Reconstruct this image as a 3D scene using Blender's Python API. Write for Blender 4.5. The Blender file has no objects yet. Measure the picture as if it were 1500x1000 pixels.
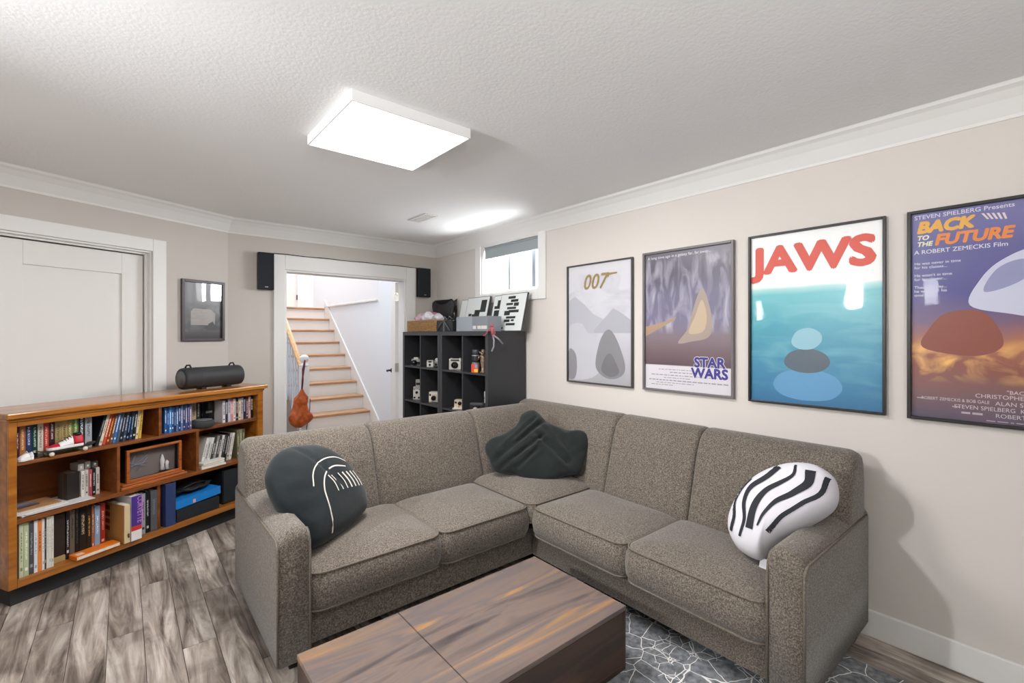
import bpy, bmesh, math, random
from mathutils import Vector, Matrix
random.seed(7)
SC = bpy.context.scene
COL = SC.collection
R = math.radians

# ------------------------------------------------------------------ camera, world, light, exposure
cam_d = bpy.data.cameras.new('camera'); cam = bpy.data.objects.new('camera', cam_d); COL.objects.link(cam)
cam.location = (0, 0, 1.35); cam.rotation_euler = (R(90), 0, R(-39.85))
cam_d.sensor_width = 36; cam_d.lens = 36 * 684 / 1500; cam_d.shift_y = -10.5 / 1500
cam_d.clip_start = .02
SC.camera = cam
SC.view_settings.view_transform = 'Standard'; SC.view_settings.look = 'None'
SC.view_settings.gamma = 1; SC.view_settings.use_curve_mapping = False
SC.view_settings.exposure = 0.06
W = bpy.data.worlds.new('sky'); SC.world = W; W.use_nodes = True
bg = W.node_tree.nodes['Background']; bg.inputs[0].default_value = (.86, .94, 1, 1); bg.inputs[1].default_value = 2.2
try:
    SC.cycles.use_denoising = True; SC.cycles.max_bounces = 10; SC.cycles.sample_clamp_indirect = 6
except Exception: pass

def area(name, loc, target, sx, sy, power, col=(1, 1, 1)):
    l = bpy.data.lights.new(name, 'AREA'); l.shape = 'RECTANGLE'; l.size = sx; l.size_y = sy; l.energy = power; l.color = col
    o = bpy.data.objects.new(name, l); COL.objects.link(o); o.location = loc
    o.rotation_euler = (Vector(target) - Vector(loc)).to_track_quat('-Z', 'Y').to_euler()
    return o
CEIL = 2.275
area('ceiling_panel_lamp', (.9325, 2.005, CEIL - .052), (.9325, 2.005, 0), .5, .5, 36, (1, .98, .96))
area('rear_fill_lamp', (.2, -.9, CEIL - .055), (.2, -.9, 0), .55, .55, 4, (1, .98, .96))  # lamp of the unseen second panel, added for fill light
for i, (wy, wz) in enumerate(((2.70, 1.67), (1.63, 1.82), (.96, 1.80))):
    area('side_window_daylight', (-1.58, wy, wz), (2.4, .9, .7), .2, .3, (12, 125, 6)[i], (.96, .98, 1))
area('right_window_daylight', (3.30, 3.135, 1.30), (2.0, 3.08, 2.3), 1.0, .5, 120, (.93, .97, 1))
area('right_window_sky', (3.55, 3.0, 2.05), (-.4, 3.75, 1.25), 1.4, .8, 190, (.95, .975, 1))
area('stair_hall_lamp', (2.3, 7.0, 4.0), (2.2, 6.6, 0), 1.6, 1.6, 92, (.92, .96, 1))
area('stair_foot_lamp', (1.3, 5.0, 3.0), (2.2, 5.6, .5), .6, .6, 14, (.93, .96, 1))
area('upper_hall_lamp', (3.7, 8.4, 4.1), (3.2, 9.2, 1.8), 1.2, 1.2, 52, (.93, .97, 1))
UPL = ((-.15, -1.0, 76),)          # an added, unseen floor uplighter that brightens the ceiling
for ux, uy, pw_ in UPL: area('added_uplighter_lamp', (ux, uy, 1.66), (ux + .12, uy + .3, 2.3), .24, .24, pw_, (1, .985, .96))

# ------------------------------------------------------------------ materials
def lin(c):
    if isinstance(c, str):
        c = [int(c[i:i + 2], 16) for i in (0, 2, 4)]
    return tuple(((v / 255) / 12.92 if v / 255 <= .04045 else ((v / 255 + .055) / 1.055) ** 2.4) for v in c) + (1,)
MATS = {}
def nd(nt, t, **kw):
    n = nt.nodes.new(t)
    for k, v in kw.items():
        if k in n.inputs: n.inputs[k].default_value = v
        else: setattr(n, k, v)
    return n
def ramp(nt, src, stops):
    r = nt.nodes.new('ShaderNodeValToRGB'); e = r.color_ramp.elements
    while len(e) < len(stops): e.new(.5)
    for q, (p, c) in zip(e, stops): q.position = p; q.color = c if len(c) == 4 else lin(c)
    nt.links.new(src, r.inputs[0]); return r.outputs[0]
def P(name, col, rough=.6, metal=0., spec=.4, var=0., vscale=6., bump=0., bscale=200., emit=0., sheen=0., coat=0., stretch=None):
    if name in MATS: return MATS[name]
    m = bpy.data.materials.new(name); m.use_nodes = True; nt = m.node_tree; b = nt.nodes['Principled BSDF']
    c = lin(col); b.inputs['Base Color'].default_value = c; b.inputs['Roughness'].default_value = rough
    b.inputs['Metallic'].default_value = metal; b.inputs['Specular IOR Level'].default_value = spec
    b.inputs['Sheen Weight'].default_value = sheen; b.inputs['Coat Weight'].default_value = coat
    if emit: b.inputs['Emission Color'].default_value = c; b.inputs['Emission Strength'].default_value = emit
    tc = nd(nt, 'ShaderNodeTexCoord'); src = tc.outputs['Object']
    if stretch:
        mp = nd(nt, 'ShaderNodeMapping'); mp.inputs['Scale'].default_value = stretch; nt.links.new(src, mp.inputs[0]); src = mp.outputs[0]
    if var:
        n = nd(nt, 'ShaderNodeTexNoise', Scale=vscale, Detail=4.); nt.links.new(src, n.inputs['Vector'])
        lo = tuple(v * (1 - var) for v in c[:3]) + (1,); hi = tuple(min(1, v * (1 + var)) for v in c[:3]) + (1,)
        nt.links.new(ramp(nt, n.outputs[0], [(.3, lo), (.7, hi)]), b.inputs['Base Color'])
    if bump:
        n = nd(nt, 'ShaderNodeTexNoise', Scale=bscale, Detail=3.); nt.links.new(src, n.inputs['Vector'])
        bp = nd(nt, 'ShaderNodeBump', Strength=bump, Distance=.004); nt.links.new(n.outputs[0], bp.inputs['Height'])
        nt.links.new(bp.outputs[0], b.inputs['Normal'])
    MATS[name] = m; return m

def wood(name, stops, sc=(1.2, 14, 14), rough=.4, rnd=0., dist=1.5, detail=6., coat=0., nscale=1.6):
    """grain that runs along local X"""
    m = bpy.data.materials.new(name); m.use_nodes = True; nt = m.node_tree; b = nt.nodes['Principled BSDF']
    tc = nd(nt, 'ShaderNodeTexCoord'); mp = nd(nt, 'ShaderNodeMapping'); mp.inputs['Scale'].default_value = sc
    src = tc.outputs['Object']
    if rnd:
        oi = nd(nt, 'ShaderNodeObjectInfo'); mu = nd(nt, 'ShaderNodeMath', operation='MULTIPLY'); mu.inputs[1].default_value = 57.
        nt.links.new(oi.outputs['Random'], mu.inputs[0])
        ad = nd(nt, 'ShaderNodeVectorMath', operation='ADD'); nt.links.new(src, ad.inputs[0]); nt.links.new(mu.outputs[0], ad.inputs[1]); src = ad.outputs[0]
    nt.links.new(src, mp.inputs[0])
    n = nd(nt, 'ShaderNodeTexNoise', Scale=nscale, Detail=detail, Distortion=dist); nt.links.new(mp.outputs[0], n.inputs['Vector'])
    c = ramp(nt, n.outputs[0], stops)
    if rnd:
        hv = nd(nt, 'ShaderNodeHueSaturation'); mr = nd(nt, 'ShaderNodeMapRange'); mr.inputs[3].default_value = 1 - rnd; mr.inputs[4].default_value = 1 + rnd
        nt.links.new(oi.outputs['Random'], mr.inputs[0]); nt.links.new(mr.outputs[0], hv.inputs['Value']); nt.links.new(c, hv.inputs['Color']); c = hv.outputs[0]
    nt.links.new(c, b.inputs['Base Color']); b.inputs['Roughness'].default_value = rough; b.inputs['Coat Weight'].default_value = coat
    b.inputs['Coat Roughness'].default_value = .15
    bp = nd(nt, 'ShaderNodeBump', Strength=.08, Distance=.002); nt.links.new(n.outputs[0], bp.inputs['Height']); nt.links.new(bp.outputs[0], b.inputs['Normal'])
    MATS[name] = m; return m

def prt(base, ink, seed=0., dens=.5, rough=.4):
    """printed spine: base colour with blotches of ink standing in for lettering too small to read"""
    key = ('print', base, ink, seed, dens)
    if key in MATS: return MATS[key]
    m = bpy.data.materials.new('spine_print'); m.use_nodes = True; nt = m.node_tree; b = nt.nodes['Principled BSDF']
    tc = nd(nt, 'ShaderNodeTexCoord'); mp = nd(nt, 'ShaderNodeMapping'); mp.inputs['Scale'].default_value = (130, 1, 170); mp.inputs['Location'].default_value = (seed, 0, seed * 3.1)
    nt.links.new(tc.outputs['Object'], mp.inputs[0])
    n = nd(nt, 'ShaderNodeTexNoise', Scale=1.2, Detail=2.); nt.links.new(mp.outputs[0], n.inputs['Vector'])
    txt = nd(nt, 'ShaderNodeMath', operation='GREATER_THAN'); txt.inputs[1].default_value = dens - .06; nt.links.new(n.outputs[0], txt.inputs[0])
    sp = nd(nt, 'ShaderNodeSeparateXYZ'); nt.links.new(tc.outputs['Generated'], sp.inputs[0])
    def band(out, lo, hi):      # 1 between lo and hi
        c_ = nd(nt, 'ShaderNodeMath', operation='COMPARE'); c_.inputs[1].default_value = (lo + hi) / 2; c_.inputs[2].default_value = (hi - lo) / 2; nt.links.new(out, c_.inputs[0]); return c_.outputs[0]
    def op(o_, a_, b_): q = nd(nt, 'ShaderNodeMath', operation=o_); nt.links.new(a_, q.inputs[0]); nt.links.new(b_, q.inputs[1]); return q.outputs[0]
    r_ = random.Random(repr(key)); top = r_.uniform(.78, .94); bot = r_.uniform(.22, .42); foot = r_.uniform(.07, .15)
    word = op('MULTIPLY', txt.outputs[0], op('MULTIPLY', band(sp.outputs['X'], .30, .70), band(sp.outputs['Z'], bot, top)))      # a line of lettering up the spine
    mark = op('MULTIPLY', band(sp.outputs['X'], .2, .8), band(sp.outputs['Z'], foot - .035, foot + .03))                        # publisher's mark at the foot
    f = op('MAXIMUM', word, mark) if r_.random() < .6 else word
    mx = nd(nt, 'ShaderNodeMix', data_type='RGBA'); nt.links.new(f, mx.inputs[0]); mx.inputs[6].default_value = lin(base); mx.inputs[7].default_value = lin(ink)
    nt.links.new(mx.outputs[2], b.inputs['Base Color']); b.inputs['Roughness'].default_value = rough
    MATS[key] = m; return m

def fabric_mat(name, c1, c2, c3):
    m = bpy.data.materials.new(name); m.use_nodes = True; nt = m.node_tree; b = nt.nodes['Principled BSDF']
    tc = nd(nt, 'ShaderNodeTexCoord')
    n = nd(nt, 'ShaderNodeTexNoise', Scale=420., Detail=3.); nt.links.new(tc.outputs['Object'], n.inputs['Vector'])
    n2 = nd(nt, 'ShaderNodeTexNoise', Scale=170., Detail=2.); nt.links.new(tc.outputs['Object'], n2.inputs['Vector'])
    ad = nd(nt, 'ShaderNodeMath', operation='ADD'); nt.links.new(n.outputs[0], ad.inputs[0]); nt.links.new(n2.outputs[0], ad.inputs[1])
    hf = nd(nt, 'ShaderNodeMath', operation='MULTIPLY'); hf.inputs[1].default_value = .5; nt.links.new(ad.outputs[0], hf.inputs[0])
    nt.links.new(ramp(nt, hf.outputs[0], [(.38, c1), (.5, c2), (.62, c3)]), b.inputs['Base Color'])
    b.inputs['Roughness'].default_value = .9; b.inputs['Sheen Weight'].default_value = .25; b.inputs['Specular IOR Level'].default_value = .2
    bp = nd(nt, 'ShaderNodeBump', Strength=.5, Distance=.003); nt.links.new(hf.outputs[0], bp.inputs['Height']); nt.links.new(bp.outputs[0], b.inputs['Normal'])
    MATS[name] = m; return m

def glass(name='pane_glass', refl=1.0):
    if name in MATS: return MATS[name]
    m = bpy.data.materials.new(name); m.use_nodes = True; nt = m.node_tree; nt.nodes.clear()
    o = nd(nt, 'ShaderNodeOutputMaterial'); t = nd(nt, 'ShaderNodeBsdfTransparent'); g = nd(nt, 'ShaderNodeBsdfGlossy'); g.inputs['Roughness'].default_value = .03
    fr = nd(nt, 'ShaderNodeFresnel'); fr.inputs[0].default_value = 1.5
    mu = nd(nt, 'ShaderNodeMath', operation='MULTIPLY'); mu.inputs[1].default_value = refl; nt.links.new(fr.outputs[0], mu.inputs[0])
    ge = nd(nt, 'ShaderNodeNewGeometry'); ms = nd(nt, 'ShaderNodeMath', operation='SUBTRACT'); ms.inputs[0].default_value = 1.; nt.links.new(ge.outputs['Backfacing'], ms.inputs[1])
    m2 = nd(nt, 'ShaderNodeMath', operation='MULTIPLY'); nt.links.new(mu.outputs[0], m2.inputs[0]); nt.links.new(ms.outputs[0], m2.inputs[1]); mu = m2      # one reflection per pane, at its outer face
    mx = nd(nt, 'ShaderNodeMixShader'); nt.links.new(mu.outputs[0], mx.inputs[0]); nt.links.new(t.outputs[0], mx.inputs[1]); nt.links.new(g.outputs[0], mx.inputs[2])
    nt.links.new(mx.outputs[0], o.inputs[0]); MATS[name] = m; return m

M_wallR = P('wall_paint_light', 'd6d0ca', .85, bump=.06, bscale=90)
M_wallL = P('wall_paint_greige', 'c9c3bc', .85, bump=.06, bscale=90)
M_white = P('white_trim_paint', 'e9e8e6', .45)
M_door = P('white_door_paint', 'e6e4e1', .4)
M_hall = P('hall_white_paint', 'e8ebf0', .8)
M_black = P('black_plastic', '17181a', .45)
M_blackmatt = P('black_matt', '101112', .8)
M_metal = P('brushed_steel', 'b8b5ae', .35, metal=1)
M_chrome = P('chrome', 'd8d8d8', .15, metal=1)
M_dark = P('dark_gap', '0b0b0b', .9)
M_oak = wood('oak_tread', [(.3, 'a27550'), (.55, 'bb8f69'), (.75, 'cda482')], (1.5, 14, 14), .35)
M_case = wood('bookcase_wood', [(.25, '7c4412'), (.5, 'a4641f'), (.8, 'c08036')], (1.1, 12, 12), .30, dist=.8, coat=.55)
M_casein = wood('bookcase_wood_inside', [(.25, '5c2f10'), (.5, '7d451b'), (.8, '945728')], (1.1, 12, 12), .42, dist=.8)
M_fab = fabric_mat('sofa_tweed', '403a35', '645c53', '8b8177')
M_pipe = P('sofa_piping', '6b6258', .85, var=.35, vscale=200)
M_glass = glass()
M_page = P('paper_pages', 'e6dfcf', .85, var=.08, vscale=60)

# ------------------------------------------------------------------ mesh helpers
class MB:
    def __init__(s): s.v = []; s.f = []; s.sm = []; s.mi = []; s.T = None
    def add(s, vs, fs, sm=False, mi=0):
        b = len(s.v)
        s.v += [tuple(s.T @ Vector(p)) if s.T is not None else tuple(p) for p in vs]
        for f in fs: s.f.append([b + i for i in f]); s.sm.append(sm); s.mi.append(mi)
    def box(s, x0, x1, y0, y1, z0, z1, mi=0):
        s.add([(x0, y0, z0), (x1, y0, z0), (x1, y1, z0), (x0, y1, z0), (x0, y0, z1), (x1, y0, z1), (x1, y1, z1), (x0, y1, z1)],
              [(3, 2, 1, 0), (4, 5, 6, 7), (0, 1, 5, 4), (1, 2, 6, 5), (2, 3, 7, 6), (3, 0, 4, 7)], mi=mi); return s
    def prism(s, pts, z0, z1, mi=0):      # polygon in XY extruded along Z
        n = len(pts)
        a = sum(pts[i][0] * pts[(i + 1) % n][1] - pts[(i + 1) % n][0] * pts[i][1] for i in range(n))
        if a < 0: pts = pts[::-1]
        s.add([(x, y, z0) for x, y in pts] + [(x, y, z1) for x, y in pts],
              [tuple(range(n))[::-1], tuple(range(n, 2 * n))] + [(i, (i + 1) % n, n + (i + 1) % n, n + i) for i in range(n)], mi=mi); return s
    def loft(s, rings, cap=True, closed=False, sm=True, mi=0):
        n = len(rings[0]); vs = [p for r in rings for p in r]; fs = []
        k = len(rings); last = k if closed else k - 1
        for i in range(last):
            j = (i + 1) % k
            for q in range(n): fs.append((i * n + q, i * n + (q + 1) % n, j * n + (q + 1) % n, j * n + q))
        if cap and not closed: fs += [tuple(range(n))[::-1], tuple(range((k - 1) * n, k * n))]
        s.add(vs, fs, sm, mi); return s
    def tube(s, path, r, n=8, closed=False, mi=0):
        path = [Vector(p) for p in path]; rings = []; k = len(path); up = None
        for i, p in enumerate(path):
            a = path[(i - 1) % k] if (closed or i) else p; b = path[(i + 1) % k] if (closed or i < k - 1) else p
            t = (b - a).normalized()
            if up is None:
                up = Vector((0, 0, 1)) if abs(t.z) < .9 else Vector((1, 0, 0))
            x = (up - t * up.dot(t)).normalized(); up = x; y = t.cross(x)
            rr = r[i] if isinstance(r, (list, tuple)) else r
            rings.append([p + (x * math.cos(2 * math.pi * q / n) + y * math.sin(2 * math.pi * q / n)) * rr for q in range(n)])
        return s.loft(rings, closed=closed, mi=mi)
    def lathe(s, prof, c=(0, 0, 0), n=20, axis='z', mi=0):
        rings = []
        for r, z in prof:
            ring = []
            for q in range(n):
                a = 2 * math.pi * q / n; x, y = r * math.cos(a), r * math.sin(a)
                p = {'z': (x, y, z), 'x': (z, x, y), 'y': (y, z, x)}[axis]
                ring.append((c[0] + p[0], c[1] + p[1], c[2] + p[2]))
            rings.append(ring)
        return s.loft(rings, mi=mi)
    def grid(s, fn, nu, nv, mi=0):
        s.add([fn(i / nu, j / nv) for i in range(nu + 1) for j in range(nv + 1)],
              [(i * (nv + 1) + j, (i + 1) * (nv + 1) + j, (i + 1) * (nv + 1) + j + 1, i * (nv + 1) + j + 1) for i in range(nu) for j in range(nv)], True, mi); return s
    def mesh(s, name, mats):
        me = bpy.data.meshes.new(name); me.from_pydata(s.v, [], s.f)
        bm = bmesh.new(); bm.from_mesh(me); bmesh.ops.recalc_face_normals(bm, faces=bm.faces); bm.to_mesh(me); bm.free()
        me.polygons.foreach_set('use_smooth', s.sm); me.polygons.foreach_set('material_index', s.mi)
        for m in (mats if isinstance(mats, (list, tuple)) else [mats]): me.materials.append(m)
        me.update(); return me
    def build(s, name, mats, parent=None, bev=0, seg=2, **kw):
        return link(name, s.mesh(name, mats), parent, bev, seg, **kw)
def link(name, me, parent=None, bev=0, seg=2, kind=None, label=None, loc=None):
    o = bpy.data.objects.new(name, me); COL.objects.link(o)
    if parent is not None: o.parent = parent
    if loc: o.location = loc
    if kind: o['kind'] = kind
    if label: o['label'] = label
    if bev:
        b = o.modifiers.new('bevel', 'BEVEL'); b.width = bev; b.segments = seg; b.limit_method = 'ANGLE'; b.angle_limit = R(40)
    return o
def box(name, mat, parent, x0, x1, y0, y1, z0, z1, bev=0, **kw): return MB().box(x0, x1, y0, y1, z0, z1).build(name, mat, parent, bev, **kw)
def frame(o, ex, ey):
    ex = Vector(ex).normalized(); ey = Vector(ey); ey = (ey - ex * ey.dot(ex)).normalized(); ez = ex.cross(ey)
    m = Matrix((ex, ey, ez)).transposed().to_4x4(); m.translation = Vector(o); return m
def tag(o, label, cat, group=None):
    o['label'] = label; o['category'] = cat
    if group: o['group'] = group
    return o
def thing(name, label, cat, loc=(0, 0, 0), rot=(0, 0, 0), group=None, M=None):
    o = bpy.data.objects.new(name, None); COL.objects.link(o); o.empty_display_size = .05
    if M is not None: o.matrix_world = M
    else: o.location = loc; o.rotation_euler = rot
    return tag(o, label, cat, group)
def structure(name, parts=None, **kw):
    o = bpy.data.objects.new(name, None); COL.objects.link(o); o['kind'] = 'structure'; return o
def lettering(name, s, size, mat, parent, loc, shear=0., sx=1., rot=0., align='LEFT', bold=0., z=0.0004, rot3=None, vsp=1.0):
    cu = bpy.data.curves.new('lettering', 'FONT'); cu.body = s; cu.size = size; cu.shear = shear; cu.align_x = align; cu.resolution_u = 3; cu.space_line = vsp
    to = bpy.data.objects.new('tmp', cu); COL.objects.link(to)
    dg = bpy.context.evaluated_depsgraph_get(); dg.update()
    me = bpy.data.meshes.new_from_object(to.evaluated_get(dg)); bpy.data.objects.remove(to)
    if bold:      # heavier strokes: the same outline laid over itself, shifted by a hair
        v0 = [v.co.copy() for v in me.vertices]; f0 = [tuple(p.vertices) for p in me.polygons]; bpy.data.meshes.remove(me); me = bpy.data.meshes.new(name); V, F_ = [], []
        for k_, (dx, dy) in enumerate(((0, 0), (bold, 0), (-bold, 0), (0, bold), (0, -bold), (bold * .7, bold * .7), (-bold * .7, bold * .7), (bold * .7, -bold * .7), (-bold * .7, -bold * .7))):
            F_ += [tuple(i + len(V) for i in f) for f in f0]; V += [(v.x + dx, v.y + dy, v.z + k_ * .00002) for v in v0]
        me.from_pydata(V, [], F_)
    me.materials.clear(); me.materials.append(mat)
    o = link(name, me, parent); o.location = (loc[0], loc[1], loc[2] if len(loc) > 2 else z); o.scale = (sx, 1, 1)
    o.rotation_euler = rot3 if rot3 else (0, 0, rot)
    return o
ORD = 'first second third fourth fifth sixth seventh eighth ninth tenth eleventh twelfth thirteenth fourteenth fifteenth sixteenth seventeenth eighteenth nineteenth twentieth'.split()

# ------------------------------------------------------------------ room shell
RX = 2.576; BY = 4.337; CX, CY = .651, 4.337; LA = R(26); LL = 2.33
dL = Vector((math.cos(LA), math.sin(LA), 0)); nL = Vector((math.sin(LA), -math.cos(LA), 0))   # along the angled wall (towards its right end), into the room
PL = Vector((CX, CY, 0)); PE = PL - dL * LL                                                       # left end of the angled wall
LX = PE.x; YB = -2.7

# floor: dark sub-floor plus planks
fl = box('floor', M_dark, None, LX - .2, RX + .12, YB - .1, BY + .13, -.06, -.004); fl['kind'] = 'structure'
def floor_mat():
    m = bpy.data.materials.new('weathered_plank'); m.use_nodes = True; nt = m.node_tree; b = nt.nodes['Principled BSDF']
    tc = nd(nt, 'ShaderNodeTexCoord'); oi = nd(nt, 'ShaderNodeObjectInfo')
    mu = nd(nt, 'ShaderNodeMath', operation='MULTIPLY'); mu.inputs[1].default_value = 91.; nt.links.new(oi.outputs['Random'], mu.inputs[0])
    ad = nd(nt, 'ShaderNodeVectorMath', operation='ADD'); nt.links.new(tc.outputs['Object'], ad.inputs[0]); nt.links.new(mu.outputs[0], ad.inputs[1])
    mp = nd(nt, 'ShaderNodeMapping'); mp.inputs['Scale'].default_value = (9, 1.0, 3); nt.links.new(ad.outputs[0], mp.inputs[0])
    n = nd(nt, 'ShaderNodeTexNoise', Scale=1.5, Detail=8., Distortion=1.5); n.inputs['Roughness'].default_value = .62; nt.links.new(mp.outputs[0], n.inputs['Vector'])
    n2 = nd(nt, 'ShaderNodeTexNoise', Scale=2.6, Detail=3., Distortion=1.); nt.links.new(ad.outputs[0], n2.inputs['Vector'])
    c1 = ramp(nt, n.outputs[0], [(.28, '37302c'), (.39, '766c64'), (.50, 'a2978d'), (.62, 'c6bdb4'), (.76, 'ddd6cf')])
    c2 = ramp(nt, n2.outputs[0], [(.30, '8d8682'), (.52, 'ffffff')])
    mx = nd(nt, 'ShaderNodeMix', data_type='RGBA', blend_type='MULTIPLY'); mx.inputs[0].default_value = .75
    nt.links.new(c1, mx.inputs[6]); nt.links.new(c2, mx.inputs[7])
    hv = nd(nt, 'ShaderNodeHueSaturation'); mr = nd(nt, 'ShaderNodeMapRange'); mr.inputs[3].default_value = .8; mr.inputs[4].default_value = 1.2
    nt.links.new(oi.outputs['Random'], mr.inputs[0]); nt.links.new(mr.outputs[0], hv.inputs['Value']); nt.links.new(mx.outputs[2], hv.inputs['Color'])
    nt.links.new(hv.outputs[0], b.inputs['Base Color']); b.inputs['Roughness'].default_value = .42; b.inputs['Specular IOR Level'].default_value = .35
    bp = nd(nt, 'ShaderNodeBump', Strength=.12, Distance=.002); nt.links.new(n.outputs[0], bp.inputs['Height']); nt.links.new(bp.outputs[0], b.inputs['Normal'])
    return m
M_floor = floor_mat()
PW, PLEN = .125, 1.22
def plank_mesh(a, b, name='plank'):
    m = MB(); e = .0004; w = PW
    m.add([(e, a, -.004), (w - e, a, -.004), (w - e, b, -.004), (e, b, -.004), (e + .001, a + .001, 0), (w - e - .001, a + .001, 0), (w - e - .001, b - .001, 0), (e + .001, b - .001, 0)],
          [(4, 5, 6, 7), (0, 1, 5, 4), (1, 2, 6, 5), (2, 3, 7, 6), (3, 0, 4, 7)])
    return m.mesh(name, M_floor)
full = plank_mesh(.001, PLEN - .001)
rows = int((RX + .02 - LX) / PW) + 1
y_start = {k: v for k, v in [(i, (i * .467) % PLEN) for i in range(rows)]}
for i in range(rows):
    x = RX - .002 - (i + 1) * PW
    if x < LX - .02: break
    y = -1.35 - y_start[i]
    while y < BY - .01:
        L_ = min(PLEN, BY - y - .003)
        if y + L_ > -1.2 and L_ > .03:
            o = link('plank', full if L_ == PLEN else plank_mesh(.001, L_ - .001), fl); o.location = (x, y, 0)
        y += PLEN
box('rear_floor', M_floor, fl, LX, RX, YB, -1.2, -.004, -.0008)

# ceiling with stipple
Mc = P('ceiling_stipple', 'f1f1f1', .95, bump=.3, bscale=85)
ce = box('ceiling', Mc, None, LX - .2, RX + .12, YB - .1, BY + .12, CEIL, CEIL + .08); ce['kind'] = 'structure'

# right wall with window opening
WY0, WY1, WZ0, WZ1 = 2.744, 3.525, 1.715, 2.165
m = MB(); T = .30
m.box(RX, RX + T, YB - .1, WY0, -.05, CEIL); m.box(RX, RX + T, WY1, BY + .12, -.05, CEIL)
m.box(RX, RX + T, WY0, WY1, -.05, WZ0); m.box(RX, RX + T, WY0, WY1, WZ1, CEIL)
m.build('wall_right', M_wallR, None, kind='structure')
# back wall with doorway
DX0, DX1, DZ = 1.073, 2.21, 1.905
m = MB(); m.box(CX - .4, DX0, BY, BY + .12, -.05, CEIL); m.box(DX1, RX + .3, BY, BY + .12, -.05, CEIL); m.box(DX0, DX1, BY, BY + .12, DZ, CEIL)
m.build('wall_back', M_wallL, None, kind='structure')
# angled left wall with door opening
s0, s1, DZL = .549, 1.34, 1.925
def LP(s, d, z): return PL - dL * s + nL * d + Vector((0, 0, z))      # s along wall from the corner, d out of it into the room
ML = Matrix.Translation(PL) @ Matrix((-dL, -nL, Vector((0, 0, 1)))).transposed().to_4x4()
# local x = s, y = depth behind the face, z up
def LW(): q = MB(); q.T = ML; return q
m = LW(); m.box(-.02, s0, 0, .12, -.05, CEIL); m.box(s1, LL, 0, .12, -.05, CEIL); m.box(s0, s1, 0, .12, DZL, CEIL)
m.build('wall_left', M_wallL, None, kind='structure')
# second left wall (beside the camera) with a daylight window, and the wall behind the camera
SW = ((2.70, 1.67), (1.63, 1.82), (.96, 1.80)); SWW, SWH = .13, .27
m = MB(); yy = PE.y + .1
for wy, wz in SW:
    m.box(LX - .2, LX, wy + SWW / 2, yy, -.05, CEIL); m.box(LX - .2, LX, wy - SWW / 2, wy + SWW / 2, -.05, wz - SWH / 2); m.box(LX - .2, LX, wy - SWW / 2, wy + SWW / 2, wz + SWH / 2, CEIL); yy = wy - SWW / 2
m.box(LX - .2, LX, YB, yy, -.05, CEIL)
m.build('wall_side', M_wallR, None, kind='structure')
box('wall_rear', P('wall_dark_to_cut_fill', '5a5856', .85), None, LX - .2, RX + .3, YB - .1, YB, -.05, CEIL, kind='structure')  # unseen wall, coloured dark to cut fill light from behind

# crown moulding: cove profile swept along the wall heads
prof = [(0, .112), (.006, .112), (.010, .100), (.024, .080), (.046, .048), (.072, .022), (.090, .012), (.096, .004), (.100, 0), (0, 0)]
def crown(name, pts):   # pts: list of (position on the wall, unit inward mitre vector already scaled)
    m = MB(); rings = []
    for p, q in pts: rings.append([Vector((p[0], p[1], CEIL)) + Vector((q[0], q[1], 0)) * a - Vector((0, 0, b)) for a, b in prof])
    m.loft(rings, sm=False); return m.build(name, M_white, None, kind='structure')
mit = lambda n1, n2: (Vector(n1) + Vector(n2)) / (1 + Vector(n1).dot(Vector(n2)))
nR, nB, nS = Vector((-1, 0, 0)), Vector((0, -1, 0)), Vector((1, 0, 0))
crown('trim_1', [((RX, BY), mit(nR, nB)), ((RX, YB), nR)])
crown('trim_2', [((CX, CY), mit(nL, nB)), ((RX, BY), mit(nR, nB))])
crown('trim_3', [((PE.x, PE.y), mit(nL, nS)), ((CX, CY), mit(nL, nB))])
# baseboards
def baseb(name, x0, x1, y0, y1): 
    m = MB(); m.box(x0, x1, y0, y1, 0, .12); 
    return m.build(name, M_white, None, bev=.005, kind='structure')
baseb('baseboard_right', RX - .016, RX, YB, BY)
baseb('baseboard_back', CX + .02, DX0 - .09, BY - .015, BY)
m = LW(); m.box(.02, s0 - .085, -.014, 0, 0, .12); m.box(s1 + .085, LL, -.014, 0, 0, .12); m.build('baseboard_left', M_white, None, bev=.004, kind='structure')

# ------------------------------------------------------------------ door in the angled wall (shaker panel door)
d1 = structure('door_1')
cw = .085
m = LW(); m.box(s0 - cw, s0, -.018, 0, 0, DZL + cw); m.box(s1, s1 + cw, -.018, 0, 0, DZL + cw); m.box(s0, s1, -.018, 0, DZL, DZL + cw); m.build('casing', M_white, d1, bev=.004)
m = LW(); m.box(s0, s0 + .012, -.002, .115, 0, DZL); m.box(s1 - .012, s1, -.002, .115, 0, DZL); m.box(s0 + .012, s1 - .012, -.002, .115, DZL - .012, DZL)
m.box(s0 + .012, s0 + .024, .03, .05, 0, DZL - .012); m.box(s1 - .024, s1 - .012, .03, .05, 0, DZL - .012); m.box(s0 + .024, s1 - .024, .03, .05, DZL - .024, DZL - .012)
m.build('jamb', M_white, d1, bev=.002)
a0, a1, az = s0 + .027, s1 - .027, DZL - .03
m = LW(); m.box(a0, a0 + .125, .052, .09, .01, az); m.box(a1 - .125, a1, .052, .09, .01, az); m.box(a0 + .125, a1 - .125, .052, .09, az - .14, az); m.box(a0 + .125, a1 - .125, .052, .09, .01, .2)
m.build('door_frame', M_door, d1, bev=.002)
m = LW(); m.box(a0 + .125, a1 - .125, .064, .08, .2, az - .14); m.build('door_panel', M_door, d1)
m = LW(); m.box(s0 - .02, s1 + .02, .121, .14, 0, DZL + .03); m.build('light_leak_block', M_wallL, d1)  # added slab that stops sky light leaking through the door gaps

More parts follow.
